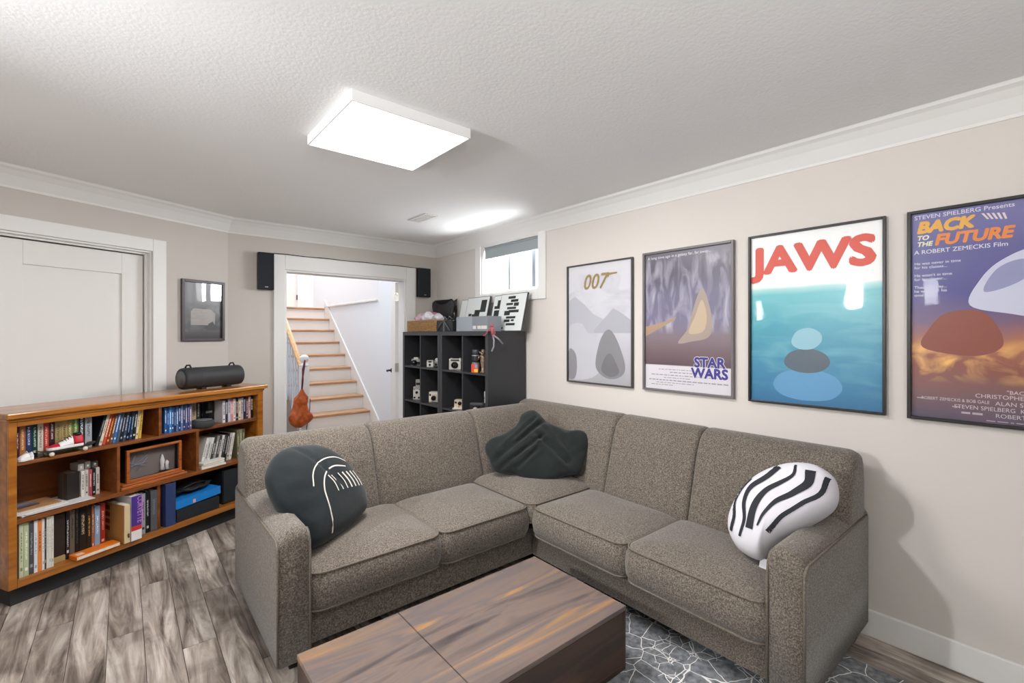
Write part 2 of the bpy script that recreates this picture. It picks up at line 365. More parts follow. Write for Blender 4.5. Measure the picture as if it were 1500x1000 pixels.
# ------------------------------------------------------------------ doorway to the stairs
d2 = structure('door_2')
m = MB(); m.box(DX0 - .09, DX0, BY - .018, BY, 0, DZ + .125); m.box(DX1, DX1 + .105, BY - .018, BY, 0, DZ + .125); m.box(DX0, DX1, BY - .018, BY, DZ, DZ + .125)
m.build('casing', M_white, d2, bev=.004)
m = MB(); m.box(DX0, DX0 + .015, BY - .004, BY + .13, 0, DZ); m.box(DX1 - .015, DX1, BY - .004, BY + .13, 0, DZ); m.box(DX0 + .015, DX1 - .015, BY - .004, BY + .13, DZ - .015, DZ)
m.build('jamb', M_white, d2, bev=.002)
hx, hy = DX1 - .012, BY + .125
dm = frame((hx, hy, .012), (math.cos(R(68)), math.sin(R(68)), 0), (-math.sin(R(68)), math.cos(R(68)), 0))
m = MB(); m.T = dm; m.box(.004, .70, .0, .035, 0, DZ - .03); m.build('door_leaf', M_door, d2, bev=.002)
for z in (.25, .95, 1.68):
    m = MB(); m.T = dm; m.box(-.004, .003, -.004, .039, z, z + .09); m.tube([(-.004, -.006, z), (-.004, -.006, z + .09)], .006, 8); m.build('hinge', M_metal, d2)
m = MB(); m.T = dm; m.lathe([(.026, 0), (.026, .008), (.012, .012), (.010, .05), (.011, .055)], (.64, .035, .92), 14, 'y'); m.tube([(.64, .085, .92), (.60, .09, .92), (.54, .085, .918)], .009, 8)
m.build('door_handle', M_black, d2)

# ------------------------------------------------------------------ windows
w1 = structure('window_1'); cx0 = RX - .018
m = MB(); m.box(cx0, RX, WY0 - .085, WY0, WZ0 - .082, WZ1 + .005); m.box(cx0, RX, WY1, WY1 + .085, WZ0 - .082, WZ1 + .005); m.box(cx0, RX, WY0, WY1, WZ0 - .082, WZ0)
m.build('casing', M_white, w1, bev=.004)
m = MB(); m.box(RX, RX + .2, WY0, WY0 + .012, WZ0, WZ1); m.box(RX, RX + .2, WY1 - .012, WY1, WZ0, WZ1); m.box(RX, RX + .2, WY0 + .012, WY1 - .012, WZ0, WZ0 + .012); m.box(RX, RX + .2, WY0 + .012, WY1 - .012, WZ1 - .012, WZ1)
m.build('reveal', M_white, w1)
fx = RX + .10
m = MB(); q0, q1, r0, r1 = WY0 + .012, WY1 - .012, WZ0 + .012, WZ1 - .012
m.box(fx, fx + .05, q0, q0 + .03, r0, r1); m.box(fx, fx + .05, q1 - .03, q1, r0, r1); m.box(fx, fx + .05, q0 + .03, q1 - .03, r0, r0 + .03); m.box(fx, fx + .05, q0 + .03, q1 - .03, r1 - .03, r1)
m.build('window_frame', M_white, w1, bev=.003)
M_mull = P('window_mullion_grey', '8d939a', .4)
box('mullion', M_mull, w1, fx + .002, fx + .045, 2.90, 2.945, r0 + .03, r1 - .03, .003)
box('mullion', M_mull, w1, fx + .002, fx + .045, 3.235, 3.26, r0 + .03, r1 - .03, .003)
for y0, y1 in ((q0 + .03, 2.90), (2.945, 3.235), (3.26, q1 - .03)): box('pane', M_glass, w1, fx + .02, fx + .024, y0, y1, r0 + .03, r1 - .03)
M_blind = P('blind_grey', '9ba3a6', .8, bump=.2, bscale=300)
m = MB(); m.tube([(RX + .045, q0 + .004, WZ1 - .034), (RX + .045, q1 - .004, WZ1 - .034)], .020, 12); m.box(RX + .022, RX + .07, q0 + .004, q1 - .004, WZ1 - .028, WZ1 - .0125); m.box(RX + .025, RX + .027, q0 + .006, q1 - .006, WZ1 - .105, WZ1 - .03); m.box(RX + .02, RX + .032, q0 + .006, q1 - .006, WZ1 - .118, WZ1 - .105)
bl = m.build('roller_blind', M_blind, None); tag(bl, 'grey roller blind pulled up at the top of the small high window', 'blind')
for i, (wy, wz) in enumerate(SW):
    w2 = structure(f'window_{i + 2}'); a_, b_, c_, d_ = wy - SWW / 2, wy + SWW / 2, wz - SWH / 2, wz + SWH / 2
    m = MB(); m.box(LX, LX + .016, a_ - .06, a_, c_ - .06, d_ + .06); m.box(LX, LX + .016, b_, b_ + .06, c_ - .06, d_ + .06); m.box(LX, LX + .016, a_, b_, c_ - .06, c_); m.box(LX, LX + .016, a_, b_, d_, d_ + .06)
    m.build('casing', M_white, w2, bev=.003)
    box('pane', M_glass, w2, LX - .064, LX - .06, a_, b_, c_, d_)

# ------------------------------------------------------------------ stair hall beyond the doorway
HZ = 4.3; SX0, SX1 = 1.62, 2.53
TR_, RI = .226, .1775; Y1 = 5.687
UP = RI * 10
box('floor_hall', P('hall_floor', '8c7a6b', .5), None, .2, 4.9, BY + .13, 10.7, -.06, 0, kind='structure')
m = MB(); m.box(SX1, SX1 + .1, BY + .12, 5.72, 0, HZ); m.box(SX1, SX1 + .1, 5.72, Y1 + 9 * TR_, 0, UP + .005); m.build('wall_hall_right', M_hall, None, kind='structure')
m = MB(); m.box(SX1 - .025, SX1 + .125, 5.72, Y1 + 9 * TR_ + .03, UP + .005, UP + .035); m.build('trim_4', M_white, None, bev=.006, kind='structure')
m = MB(); m.box(.1, .2, BY + .12, 10.7, 0, HZ); m.build('wall_hall_left', M_hall, None, kind='structure')
m = MB(); m.box(.2, 1.70, 9.3, 9.4, 0, HZ); m.box(2.55, 2.80, 9.3, 9.4, UP, HZ); m.box(1.7, 2.55, 9.3, 9.4, UP + 2.0, HZ); m.box(2.72, 2.80, 9.4, 10.6, UP, HZ); m.box(2.8, 4.9, 10.6, 10.7, UP, HZ); m.box(4.8, 4.9, BY + .12, 10.6, UP - .2, HZ); m.box(2.63, 4.9, BY + .12, BY + .22, UP - .2, HZ)
m.build('wall_hall_back', M_hall, None, kind='structure')
m = MB(); m.box(.1, 4.9, BY + .0, 10.7, HZ, HZ + .08); m.box(.1, 4.9, BY, BY + .12, CEIL, HZ); m.build('ceiling_hall', M_hall, None, kind='structure')
m = MB(); m.box(.2, SX1 + .1, Y1 + 9 * TR_ + .06, 9.3, UP - .2, UP - .001); m.box(SX1 + .1, 4.8, BY + .22, 10.6, UP - .2, UP - .001); m.build('floor_landing', M_oak, None, kind='structure')
d3 = structure('door_3')
m = MB(); m.box(1.70, 2.52, 9.31, 9.35, UP, UP + 2.0); m.box(2.52, 2.55, 9.28, 9.3, UP, UP + 2.0); m.box(2.545, 2.61, 9.28, 9.3, UP, UP + 2.06); m.build('door_leaf', M_door, d3, bev=.003)
box('hinge', M_black, d3, 2.505, 2.525, 9.285, 9.31, UP + .22, UP + .31)
m = MB(); m.box(2.8, 4.8, 10.585, 10.6, UP, UP + .13); m.box(2.61, 2.8, 9.285, 9.3, UP, UP + .13); m.build('baseboard_hall', M_white, None, kind='structure')
st = thing('staircase', 'white staircase with oak treads and a turned newel post beyond the doorway', 'stairs', (SX0, Y1, 0))
def SB(): q = MB(); q.T = Matrix.Translation((-SX0, -Y1, 0)); return q
for k in range(1, 11):
    y = Y1 + (k - 1) * TR_
    m = SB(); m.box(SX0, SX1 - .022, y + .022, y + .04, (k - 1) * RI, k * RI - .03); m.build('riser', M_white, st)
    m = SB(); m.box(SX0 - .015, SX1 - .022, y, y + (TR_ + .035 if k < 10 else .1), k * RI - .03, k * RI); m.build('tread', M_oak, st, bev=.009)
sl = RI / TR_
m = SB(); m.T = Matrix.Translation((-SX0, -Y1, 0)) @ Matrix(((0, 0, 1, 0), (1, 0, 0, 0), (0, 1, 0, 0), (0, 0, 0, 1)))
ya, yb = Y1 - .05, Y1 + 9 * TR_ + .03
m.prism([(ya, 0), (ya, .20), (ya + .03, .26), (yb, UP + .14), (yb, UP - .28), (ya + .3, 0)], SX1 - .022, SX1 - .002); m.build('skirt_board', M_white, st, bev=.003)
m = SB(); m.T = Matrix.Translation((-SX0, -Y1, 0)) @ Matrix(((0, 0, 1, 0), (1, 0, 0, 0), (0, 1, 0, 0), (0, 0, 0, 1)))
m.prism([(Y1 + .03, .0), (Y1 + .03, RI - .03), (yb, UP - .03 - RI * .0), (yb, 0)], SX0 - .03, SX0 - .004); m.build('side_panel', P('stair_side_paint', '9a8f88', .8), st)
m = SB(); nx, ny = SX0 - .03, Y1 - .09
m.box(nx - .045, nx + .045, ny - .045, ny + .045, 0, .98); m.lathe([(.045, .98), (.05, .99), (.05, 1.005), (.03, 1.02), (.028, 1.03), (.045, 1.05), (.05, 1.075), (.045, 1.10), (.02, 1.115), (0.001, 1.117)], (nx, ny, 0), 16)
m.build('newel_post', M_white, st, bev=.006)
rz = lambda y: .84 + sl * (y - Y1) + .17
m = SB()
yr0, yr1 = ny + .03, Y1 + 9 * TR_
rp = [(-.022, -.02), (-.03, 0), (-.025, .022), (0, .032), (.025, .022), (.03, 0), (.022, -.02)]
m.loft([[(nx + a, yy, rz(yy) - .06 + b) for a, b in rp] for yy in (yr0, yr1)], sm=False); m.build('handrail', wood('rail_wood', [(.3, 'b78a58'), (.7, 'd2aa78')], (14, 2, 14), .35), st)
M_bal = P('baluster_paint', 'cdd3df', .5)
for k in range(1, 10):
    for f in (.05, .55):
        y = Y1 + (k - 1) * TR_ + f * TR_ + .02
        m = SB(); zb = k * RI; zt = rz(y) - .075
        m.tube([(nx, y, zb), (nx, y, zb + .12), (nx, y, zb + .2), (nx, y, (zb + zt) / 2), (nx, y, zt - .15), (nx, y, zt)], [.016, .016, .010, .014, .010, .014], 8); m.build('baluster', M_bal, st)
# light switch
m = MB(); m.box(SX1 - .008, SX1, 5.16, 5.235, 1.21, 1.33); o = m.build('switch_plate', M_white, None, bev=.003)
sw = thing('light_switch', 'white light switch on the stair wall behind the open door edge', 'switch', (SX1, 5.2, 1.27)); o.parent = sw; o.location = (-SX1, -5.2, -1.27)
m = MB(); m.box(-.014, -.008, -.008, .008, -.02, .02); m.build('toggle', M_door, sw, bev=.001)
# red-orange bag hanging from the newel
M_bag = P('orange_nylon', 'b0521c', .55, var=.35, vscale=25, bump=.6, bscale=30)
bg_ = thing('drawstring_bag', 'crumpled orange drawstring bag hanging from the stair newel post', 'bag', (1.50, 5.47, .34))
def blob(fn, nu=24, nv=18):
    m = MB(); rings = []
    for j in range(nv + 1):
        t = j / nv; rings.append([fn(2 * math.pi * i / nu, t) for i in range(nu)])
    m.loft(rings); return m
def bagfn(a, t):
    w = [.03, .10, .12, .115, .085, .07, .075, .065, .035, .012]; q = t * (len(w) - 1); i = min(int(q), len(w) - 2); r = w[i] + (w[i + 1] - w[i]) * (q - i)
    r *= 1 + .12 * math.sin(3 * a + 9 * t) + .08 * math.sin(7 * a - 14 * t)
    return (r * math.cos(a) + .03 * t, r * .7 * math.sin(a), -.02 + .42 * t)
blob(bagfn, 28, 24).build('bag_body', M_bag, bg_)
m = MB(); m.tube([(.03, 0, .39), (.035, -.02, .5), (.03, -.03, .62), (.055, -.02, .72), (.06, .02, .64), (.04, .02, .5), (.03, 0, .40)], .008, 6); m.build('strap', P('maroon_cord', '6b2230', .8), bg_)
# thin black cable hanging down the newel
m = MB(); m.tube([(nx + .05, ny - .05, .62), (nx + .045, ny - .055, .5), (nx + .02, ny - .055, .35), (nx + .0, ny - .055, .2), (nx - .01, ny - .055, .02)], .004, 6)
tag(m.build('dark_cord', M_black, None), 'thin dark cord running down the white newel post', 'cord')

# ------------------------------------------------------------------ ceiling light, vent
cl = thing('ceiling_light', 'square white flat panel ceiling light, switched on', 'light', (.9325, 2.005, CEIL))
hw = .272; rm = .008
m = MB(); t0, t1 = -.045, 0
m.box(-hw, hw, -hw, -hw + rm, t0, t1); m.box(-hw, hw, hw - rm, hw, t0, t1); m.box(-hw, -hw + rm, -hw + rm, hw - rm, t0, t1); m.box(hw - rm, hw, -hw + rm, hw - rm, t0, t1)
m.build('housing', P('lamp_housing_white', 'f0f0f0', .5), cl, bev=.002)
m = MB(); m.box(-hw + rm, hw - rm, -hw + rm, hw - rm, -.0452, -.036); m.build('diffuser', P('lamp_diffuser', 'ffffff', .5, emit=3.), cl)
c2 = thing('rear_fill_panel', 'added square fill panel light on the ceiling, unseen behind the viewpoint', 'light', (.2, -.9, CEIL))  # out-of-view ceiling panel added to fill the room with light
m = MB(); m.box(-hw, hw, -hw, hw, -.03, 0); m.build('housing', MATS['lamp_housing_white'], c2, bev=.002)
m = MB(); m.box(-hw + .014, hw - .014, -hw + .014, hw - .014, -.045, -.03); m.build('diffuser', MATS['lamp_diffuser'], c2)
for i, (ux, uy, pw_) in enumerate(UPL):
    t = thing('added_uplighter', 'added grey floor uplighter, unseen, brightening the ceiling from behind the viewpoint', 'lamp', (ux, uy, 0))
    m = MB(); m.lathe([(.001, 0), (.14, 0), (.14, .015), (.02, .03), (.001, .03)], n=28); m.build('base', M_metal, t)
    m = MB(); m.tube([(0, 0, .03), (0, 0, 1.55)], .013, 10); m.build('pole', M_metal, t)
    m = MB(); m.lathe([(.02, 1.55), (.10, 1.58), (.19, 1.65), (.188, 1.652), (.10, 1.585), (.02, 1.556)], n=32); m.build('bowl', M_metal, t)
vt = thing('ceiling_vent', 'small white louvred vent in the ceiling near the high window', 'vent', (1.83, 3.30, CEIL))
m = MB(); m.box(-.055, .055, -.14, .14, -.004, 0); m.build('backing', P('vent_grey', 'dcdcdc', .6), vt)
for i in range(5): box('slat', M_white, vt, -.05 + i * .022, -.038 + i * .022, -.135, .135, -.008, -.004)
# ------------------------------------------------------------------ sectional sofa
sofa = thing('sectional_sofa', 'grey-brown tweed corner sofa with piped seat cushions along the poster wall', 'sofa')
LXo, LYf, LYb = .45, 1.92, 2.78        # left wing: outer arm side, front, back
RYo, RXf, RXb = .575, 1.76, 2.53       # right wing
AW = .118
box('base', M_fab, sofa, LXo + AW, RXb - .03, LYf + .065, LYb - .02, .085, .24, .012)
box('base', M_fab, sofa, RXf + .045, RXb - .03, RYo + AW, LYf + .065, .085, .24, .012)
for x, y in ((.54, 2.04), (.54, 2.68), (1.72, 2.7), (2.47, 2.72), (1.84, .63), (2.47, .63), (1.84, 1.88)): box('foot', M_black, sofa, x - .025, x + .025, y - .025, y + .025, .0072 if y < 1.8 else .0005, .09, .004)
def arm(fn):
    m = MB(); rings = []; r = .042; D = LYb - LYf if fn(0, 1, 0)[1] > 2 else RXb - RXf
    sec = [(0, .082), (0, .30), (0, .50), (0, .545), (.003, .560), (.016, .580), (.045, .594), (.085, .598), (.108, .591), (AW - .001, .575), (AW, .55), (AW, .30), (AW, .082)]
    for e in (0, .004, .012, .025, .04, .055, .2, D - .06, D - .02, D):
        dz = r - math.sqrt(max(0, r * r - (r - min(e, r)) ** 2)); ins = max(0, .008 - e) * .9
        rings.append([fn(a + (ins if a < .06 else -ins), e, z - (dz if z > .5 else 0)) for a, z in sec])
    m.loft(rings); m.build('arm', M_fab, sofa)
    def pip(a, off):
        p = [fn(a, D - .03, .560)] + [fn(a, e, .560 - (r - math.sqrt(max(0, r * r - (r - min(e, r)) ** 2)))) for e in (.3, .055, .035, .02, .01, .003)] + [fn(a, -.001, .47), fn(a, -.001, .09)]
        return p
    q = MB(); q.tube(pip(0.0, 0), .0048, 6); q.build('piping', M_pipe, sofa)
    q = MB(); q.tube([fn(AW, .05, .576), fn(AW, .025, .566), fn(AW, .008, .542), fn(AW, -.001, .48), fn(AW, -.001, .09)], .0048, 6); q.build('piping', M_pipe, sofa)
arm(lambda a, e, z: (LXo + a, LYf + e, z)); arm(lambda a, e, z: (RXf + e, RYo + a, z))
BP = [(.01, .30), (0, .52), (0, .70), (.012, .79), (.04, .835), (.08, .848), (.125, .852), (.165, .839), (.200, .806), (.228, .75), (.255, .66), (.283, .56), (.31, .46), (.33, .38), (.30, .30)]
def back(fn, s0_, s1_, r0=.028, r1=.028, prof=BP):
    n = len(prof); nr = []
    for i in range(n):
        a, b = Vector(prof[i - 1]), Vector(prof[(i + 1) % n]); t = (b - a).normalized(); nr.append(Vector((t.y, -t.x)))
    if sum((prof[i][0] - .16) * nr[i].x + (prof[i][1] - .58) * nr[i].y for i in range(n)) < 0: nr = [-q for q in nr]
    L_ = s1_ - s0_; st_ = []
    for f in (0, .08, .2, .4, .7, 1): st_.append(f * r0)
    for f in (.25, .5, .75): st_.append(L_ * f)
    for f in (1, .7, .4, .2, .08, 0): st_.append(L_ - f * r1)
    rings = []
    for e in st_:
        q = 0
        if e < r0: q = r0 - math.sqrt(max(0, r0 * r0 - (r0 - e) ** 2))
        elif L_ - e < r1: q = r1 - math.sqrt(max(0, r1 * r1 - (r1 - (L_ - e)) ** 2))
        bul = .012 * math.sin(math.pi * e / L_)
        rings.append([fn(s0_ + e, p[0] - nr[i].x * q + (bul if p[0] > .2 else 0), max(.29, p[1] - nr[i].y * q)) for i, p in enumerate(prof)])
    MB().loft(rings).build('backrest', M_fab, sofa)
fL = lambda s, v, z: (s, LYb - v, z - .024 * max(0, min(1, (z - .5) / .3))); fR = lambda s, v, z: (RXb - v, s, z)
back(fL, LXo + .004, 1.10, r0=.05, prof=[(.0, .552) if p == (0, .52) else p for p in BP]); back(fL, 1.10, 1.82); back(fL, 1.82, RXb, r1=.06)
back(fR, 1.80, LYb - .02, r1=.05); back(fR, 1.26, 1.80); back(fR, RYo + .004, 1.26, r0=.05)
def rrect(x0, x1, y0, y1, r, n=6):
    out = []
    for cx, cy, a0_ in ((x1 - r, y1 - r, 0), (x0 + r, y1 - r, 90), (x0 + r, y0 + r, 180), (x1 - r, y0 + r, 270)):
        for i in range(n + 1):
            a = R(a0_ + 90 * i / n); out.append((cx + r * math.cos(a), cy + r * math.sin(a)))
        nx_ = {0: (x0 + r, y1), 90: (x0, y0 + r), 180: (x1 - r, y0), 270: (x1, y1 - r)}[a0_]; lx = out[-1]
        for f in (.2, .4, .6, .8): out.append((lx[0] + (nx_[0] - lx[0]) * f, lx[1] + (nx_[1] - lx[1]) * f))
    return out
def cushion(x0, x1, y0, y1, z0, z1, crown=.035, r=.045, bulge=.012, pts=None, pipe=True):
    pl = pts or rrect(x0, x1, y0, y1, r); cx = sum(p[0] for p in pl) / len(pl); cy = sum(p[1] for p in pl) / len(pl)
    rings = []; n = len(pl)
    def ring(rho, z, out=0):
        res = []
        for i, (x, y) in enumerate(pl):
            dx, dy = x - cx, y - cy; l = math.hypot(dx, dy); k = rho + out / l
            res.append((cx + dx * k, cy + dy * k, z + (0)))
        return res
    for rho in (.05, .6, .94): rings.append(ring(rho, z0))
    rings.append(ring(1, z0 + .006))
    for f in (.2, .5, .8): rings.append(ring(1, z0 + (z1 - z0) * f, bulge * math.sin(math.pi * f) ** .7))
    rings.append(ring(1, z1 - .006)); rings.append(ring(.985, z1 + .002))
    for rho in (.95, .88, .78, .65, .5, .35, .2, .06): rings.append(ring(rho, z1 + crown * (1 - rho ** 3.0)))
    c = MB().loft(rings).build('seat_cushion', M_fab, sofa)
    if pipe:
        for z in (z1 - .002, z0 + .004):
            q = MB(); q.tube([(cx + (x - cx) * 1.004, cy + (y - cy) * 1.004, z) for x, y in pl], .0052, 6, closed=True); q.build('piping', M_pipe, c)
    return c
cushion(LXo + AW + .004, 1.176, LYf + .008, 2.49, .238, .394, r=.06, bulge=.020)
cushion(1.182, 1.742, LYf + .008, 2.49, .238, .394, r=.06, bulge=.020)
cushion(RXf - .022, 2.24, 1.302, 1.915, .238, .394, r=.06, bulge=.020)
cushion(RXf - .022, 2.24, RYo + AW + .004, 1.296, .238, .394, r=.06, bulge=.020)
cushion(1.70, 2.26, 1.90, 2.50, .30, .410, crown=.062, r=.06, pts=[(a + (.0 if True else 0), b) for a, b in rrect(1.725, 2.26, 1.90, 2.50, .07)])

# ------------------------------------------------------------------ loose cushions
def smooth(pts, n):
    k = len(pts); out = []
    for i in range(n):
        t = i * k / n; a = int(t); f = t - a; p0, p1, p2, p3 = [Vector(pts[(a + j) % k]) for j in (-1, 0, 1, 2)]
        out.append(.5 * ((2 * p1) + (p2 - p0) * f + (2 * p0 - 5 * p1 + 4 * p2 - p3) * f * f + (3 * p1 - p0 - 3 * p2 + p3) * f ** 3))
    return out
def puff(outline, T, wr=None, p=2.4, q=.5, n=72, back_=1.0):
    o = smooth(outline, n); rs = [0.03, .15, .3, .45, .58, .7, .8, .88, .94, .975, .993]
    hgt = lambda rho: T / 2 * (1 - rho ** p) ** q
    rings = []
    for rho in rs: rings.append([(v.x * rho, v.y * rho, hgt(rho) + (wr(v.x * rho, v.y * rho) * (1 - rho ** 6) if wr else 0)) for v in o])
    rings.append([(v.x, v.y, 0) for v in o])
    for rho in reversed(rs): rings.append([(v.x * rho, v.y * rho, -hgt(rho) * back_) for v in o])
    m = MB(); m.loft(rings)
    def surf(a, b):
        ang = math.atan2(b, a); best = min(o, key=lambda v: abs(math.atan2(v.y, v.x) - ang)); rho = min(.99, math.hypot(a, b) / best.length)
        return hgt(rho) + (wr(a, b) * (1 - rho ** 6) if wr else 0)
    return m, surf
def ribbon(m, path, w, surf, off=.0022, closed=False, n=10, step=None):
    P_ = []
    for i in range(len(path) - 1 + (1 if closed else 0)):
        p1, p2 = Vector(path[i]), Vector(path[(i + 1) % len(path)])
        p0 = Vector(path[i - 1]) if (i or closed) else p1 * 2 - p2
        p3 = Vector(path[(i + 2) % len(path)]) if (closed or i + 2 < len(path)) else p2 * 2 - p1
        for j in range(n):
            f = j / n; P_.append(.5 * ((2 * p1) + (p2 - p0) * f + (2 * p0 - 5 * p1 + 4 * p2 - p3) * f * f + (3 * p1 - p0 - 3 * p2 + p3) * f ** 3))
    P_.append(Vector(path[0] if closed else path[-1])); vs = []; k = len(P_)
    for i, c in enumerate(P_):
        t = (P_[min(i + 1, k - 1)] - P_[max(i - 1, 0)]); t = t.normalized() if t.length else Vector((1, 0)); nn = Vector((-t.y, t.x))
        ww = w(i / (k - 1)) if callable(w) else w
        for f in (-.5, -.25, 0, .25, .5):
            e = c + nn * ww * f; vs.append((e.x, e.y, surf(e.x, e.y) + off))
    m.add(vs, [(i * 5 + j, (i + 1) * 5 + j, (i + 1) * 5 + j + 1, i * 5 + j + 1) for i in range(k - 1) for j in range(4)], True); return m
def pillow_frame(c, n):
    n = Vector(n).normalized(); ex = Vector((0, 0, 1)).cross(n).normalized(); return frame(c, ex, n.cross(ex))
M_slate = P('slate_plush', '1f2528', .9, sheen=.15, var=.18, vscale=9, bump=.25, bscale=60, spec=.2)
M_green = P('dark_green_plush', '1e2423', .92, sheen=.15, var=.25, vscale=12, bump=.3, bscale=50, spec=.2)
M_wcot = P('white_printed_cotton', 'dedce3', .8, bump=.15, bscale=25)
M_ink = P('black_print', '22242c', .75)
M_emb = P('white_embroidery', 'd9d4cc', .8, bump=.4, bscale=300)
oL = [(0.022, 0.219), (0.122, 0.193), (0.21, 0.122), (0.266, 0.008), (0.278, -0.106), (0.246, -0.185), (0.179, -0.213), (0.019, -0.233), (-0.142, -0.231), (-0.184, -0.188), (-0.2, -0.084), (-0.223, 0.006), (-0.215, 0.102), (-0.187, 0.16), (-0.131, 0.206), (-0.06, 0.226)]
pc = thing('slate_cushion', 'round dark slate plush cushion with white stitched lines leaning on the left sofa arm', 'cushion', M=pillow_frame((.690, 2.262, .628), (.45, -.70, .55)))
def wrL(a, b):      # a seam crease running from the top towards the middle
    d = (a - (-.04)) * .77 + (b - .21) * .64; c = (a + .04) * .64 - (b - .21) * .77
    return -.014 * math.exp(-(c / .012) ** 2) * (1 if -.02 < d < .15 else .3) + .004 * math.sin(40 * a + 13 * b) * math.exp(-((a + .17) / .06) ** 2)
wrL2 = lambda a, b: -.012 * math.exp(-((a - (-.05 + .45 * (.2 - b))) / .012) ** 2) * (1 if b > -.02 else math.exp(-((b + .02) / .03) ** 2)) + .004 * math.sin(70 * b + 12 * a) * math.exp(-((a + .17) / .05) ** 2)
m, sfL = puff(oL, .20, wrL2); m.build('cushion_body', M_slate, pc)
m = MB()
ribbon(m, [(-.075, -.215), (-.07, -.12), (-.055, -.03), (-.01, .03), (.06, .05), (.15, .03)], .007, sfL)
ribbon(m, [(-.10, .0), (-.075, .05), (-.03, .085), (.04, .10), (.12, .09), (.19, .055)], .006, sfL)
m.build('stitched_line', M_emb, pc)
for k in range(7):
    x = .0 + k * .032; m = MB(); ribbon(m, [(x, .02 - k * .004), (x + .016, -.02 - k * .006), (x + .018, -.065 - k * .004)], .010 if k > 2 else .006, sfL, n=6); m.build('stitched_stripe', M_emb, pc)
oM = [(-0.026, 0.25), (0.02, 0.226), (0.079, 0.165), (0.199, 0.116), (0.296, 0.113), (0.338, 0.068), (0.326, -0.012), (0.273, -0.151), (0.193, -0.174), (0.065, -0.222), (0.011, -0.232), (-0.053, -0.216), (-0.123, -0.176), (-0.244, -0.162), (-0.301, -0.077), (-0.327, -0.011), (-0.3, 0.044), (-0.203, 0.087), (-0.128, 0.144), (-0.094, 0.22)]
pm = thing('crumpled_cushion', 'crumpled dark green-black plush cushion standing on one point in the sofa corner', 'cushion', M=pillow_frame((2.03, 2.195, .628), (-.6, -.62, .5)))
def wrM(a, b):
    v = 0
    for (x0, y0, x1, y1, dep, wd) in [(-.28, -.12, .06, .17, -.022, .014), (-.22, -.15, .03, .05, -.016, .010), (.02, .06, .20, -.10, -.022, .016), (.09, .15, .22, -.04, -.012, .016), (-.2, -.02, -.02, .16, -.016, .010), (-.1, -.13, .0, -.04, -.012, .010), (.2, -.1, .3, -.02, -.012, .012)]:
        d = Vector((x1 - x0, y1 - y0)); L_ = d.length; d /= L_; q = Vector((a - x0, b - y0)); t = q.dot(d); c = abs(q.x * d.y - q.y * d.x)
        e = 1 if 0 < t < L_ else math.exp(-((t if t < 0 else t - L_) / .03) ** 2); v += dep * e * math.exp(-(c / wd) ** 2) - dep * .5 * e * math.exp(-((c - 2 * wd) / wd) ** 2)
    return v + .005 * math.sin(38 * a + 21 * b) * math.sin(30 * b - 9 * a)
def fine_puff(outline, T, wr, n=120):
    o = smooth(outline, n); rs = [.02] + [i / 22 for i in range(1, 21)] + [.955, .98, .993]
    hg = lambda r_: T / 2 * (1 - r_ ** 3) ** .5; rings = [[(v.x * r_, v.y * r_, hg(r_) + wr(v.x * r_, v.y * r_) * (1 - r_ ** 8)) for v in o] for r_ in rs] + [[(v.x, v.y, 0) for v in o]] + [[(v.x * r_, v.y * r_, -hg(r_)) for v in o] for r_ in reversed(rs[::3])]
    return MB().loft(rings)
fine_puff(oM, .13, wrM).build('cushion_body', M_green, pm)
oW = [(0.029, 0.194), (0.102, 0.202), (0.165, 0.173), (0.189, 0.126), (0.19, 0.069), (0.163, 0.022), (0.093, -0.053), (0.03, -0.113), (-0.008, -0.169), (-0.033, -0.22), (-0.11, -0.211), (-0.16, -0.167), (-0.181, -0.113), (-0.175, -0.043), (-0.151, 0.035), (-0.104, 0.107), (-0.04, 0.161)]
pw = thing('printed_cushion', 'white cushion printed with bold black curves resting on the right sofa arm', 'cushion', M=pillow_frame((2.062, .765, .640), (-.9, .03, .44)))
m, sfW = puff(oW, .19, lambda a, b: .002 * math.sin(60 * a + 25 * b), p=4, q=.5); m.build('cushion_body', M_wcot, pw)
def polyprint(m, pts, surf, off=.002):
    o = smooth(pts, 48); c = sum(o, Vector((0, 0))) / len(o); vs = []; 
    for f in (0.02, .35, .7, 1): vs += [((c + (v - c) * f).x, (c + (v - c) * f).y, surf(*(c + (v - c) * f)) + off) for v in o]
    k = len(o); m.add(vs, [(r_ * k + i, r_ * k + (i + 1) % k, (r_ + 1) * k + (i + 1) % k, (r_ + 1) * k + i) for r_ in range(3) for i in range(k)], True)
m = MB()
for pts_, w0, w1 in (([(.165, .155), (.158, .085), (.11, .03), (.055, -.03), (.025, -.075), (.005, -.11)], .016, .014), ([(.11, .165), (.115, .11), (.075, .06), (.02, .01), (-.015, -.045), (-.03, -.10)], .034, .006), ([(.055, .175), (.06, .13), (.02, .085), (-.03, .035), (-.055, -.03), (-.06, -.12)], .008, .030),
        ([(-.005, .155), (-.03, .105), (-.085, .045), (-.10, -.02), (-.085, -.09), (-.095, -.16)], .028, .010), ([(-.10, .08), (-.13, .03), (-.145, -.03), (-.13, -.09), (-.14, -.15)], .010, .016)):
    m = MB(); ribbon(m, pts_, lambda t, a=w0, b=w1: a + (b - a) * t, sfW); m.build('printed_curve', M_ink, pw)
m = MB(); m.box(-.035, -.005, -.245, -.208, -.006, -.004); m.build('care_tag', M_wcot, pw, label='small white care tag')

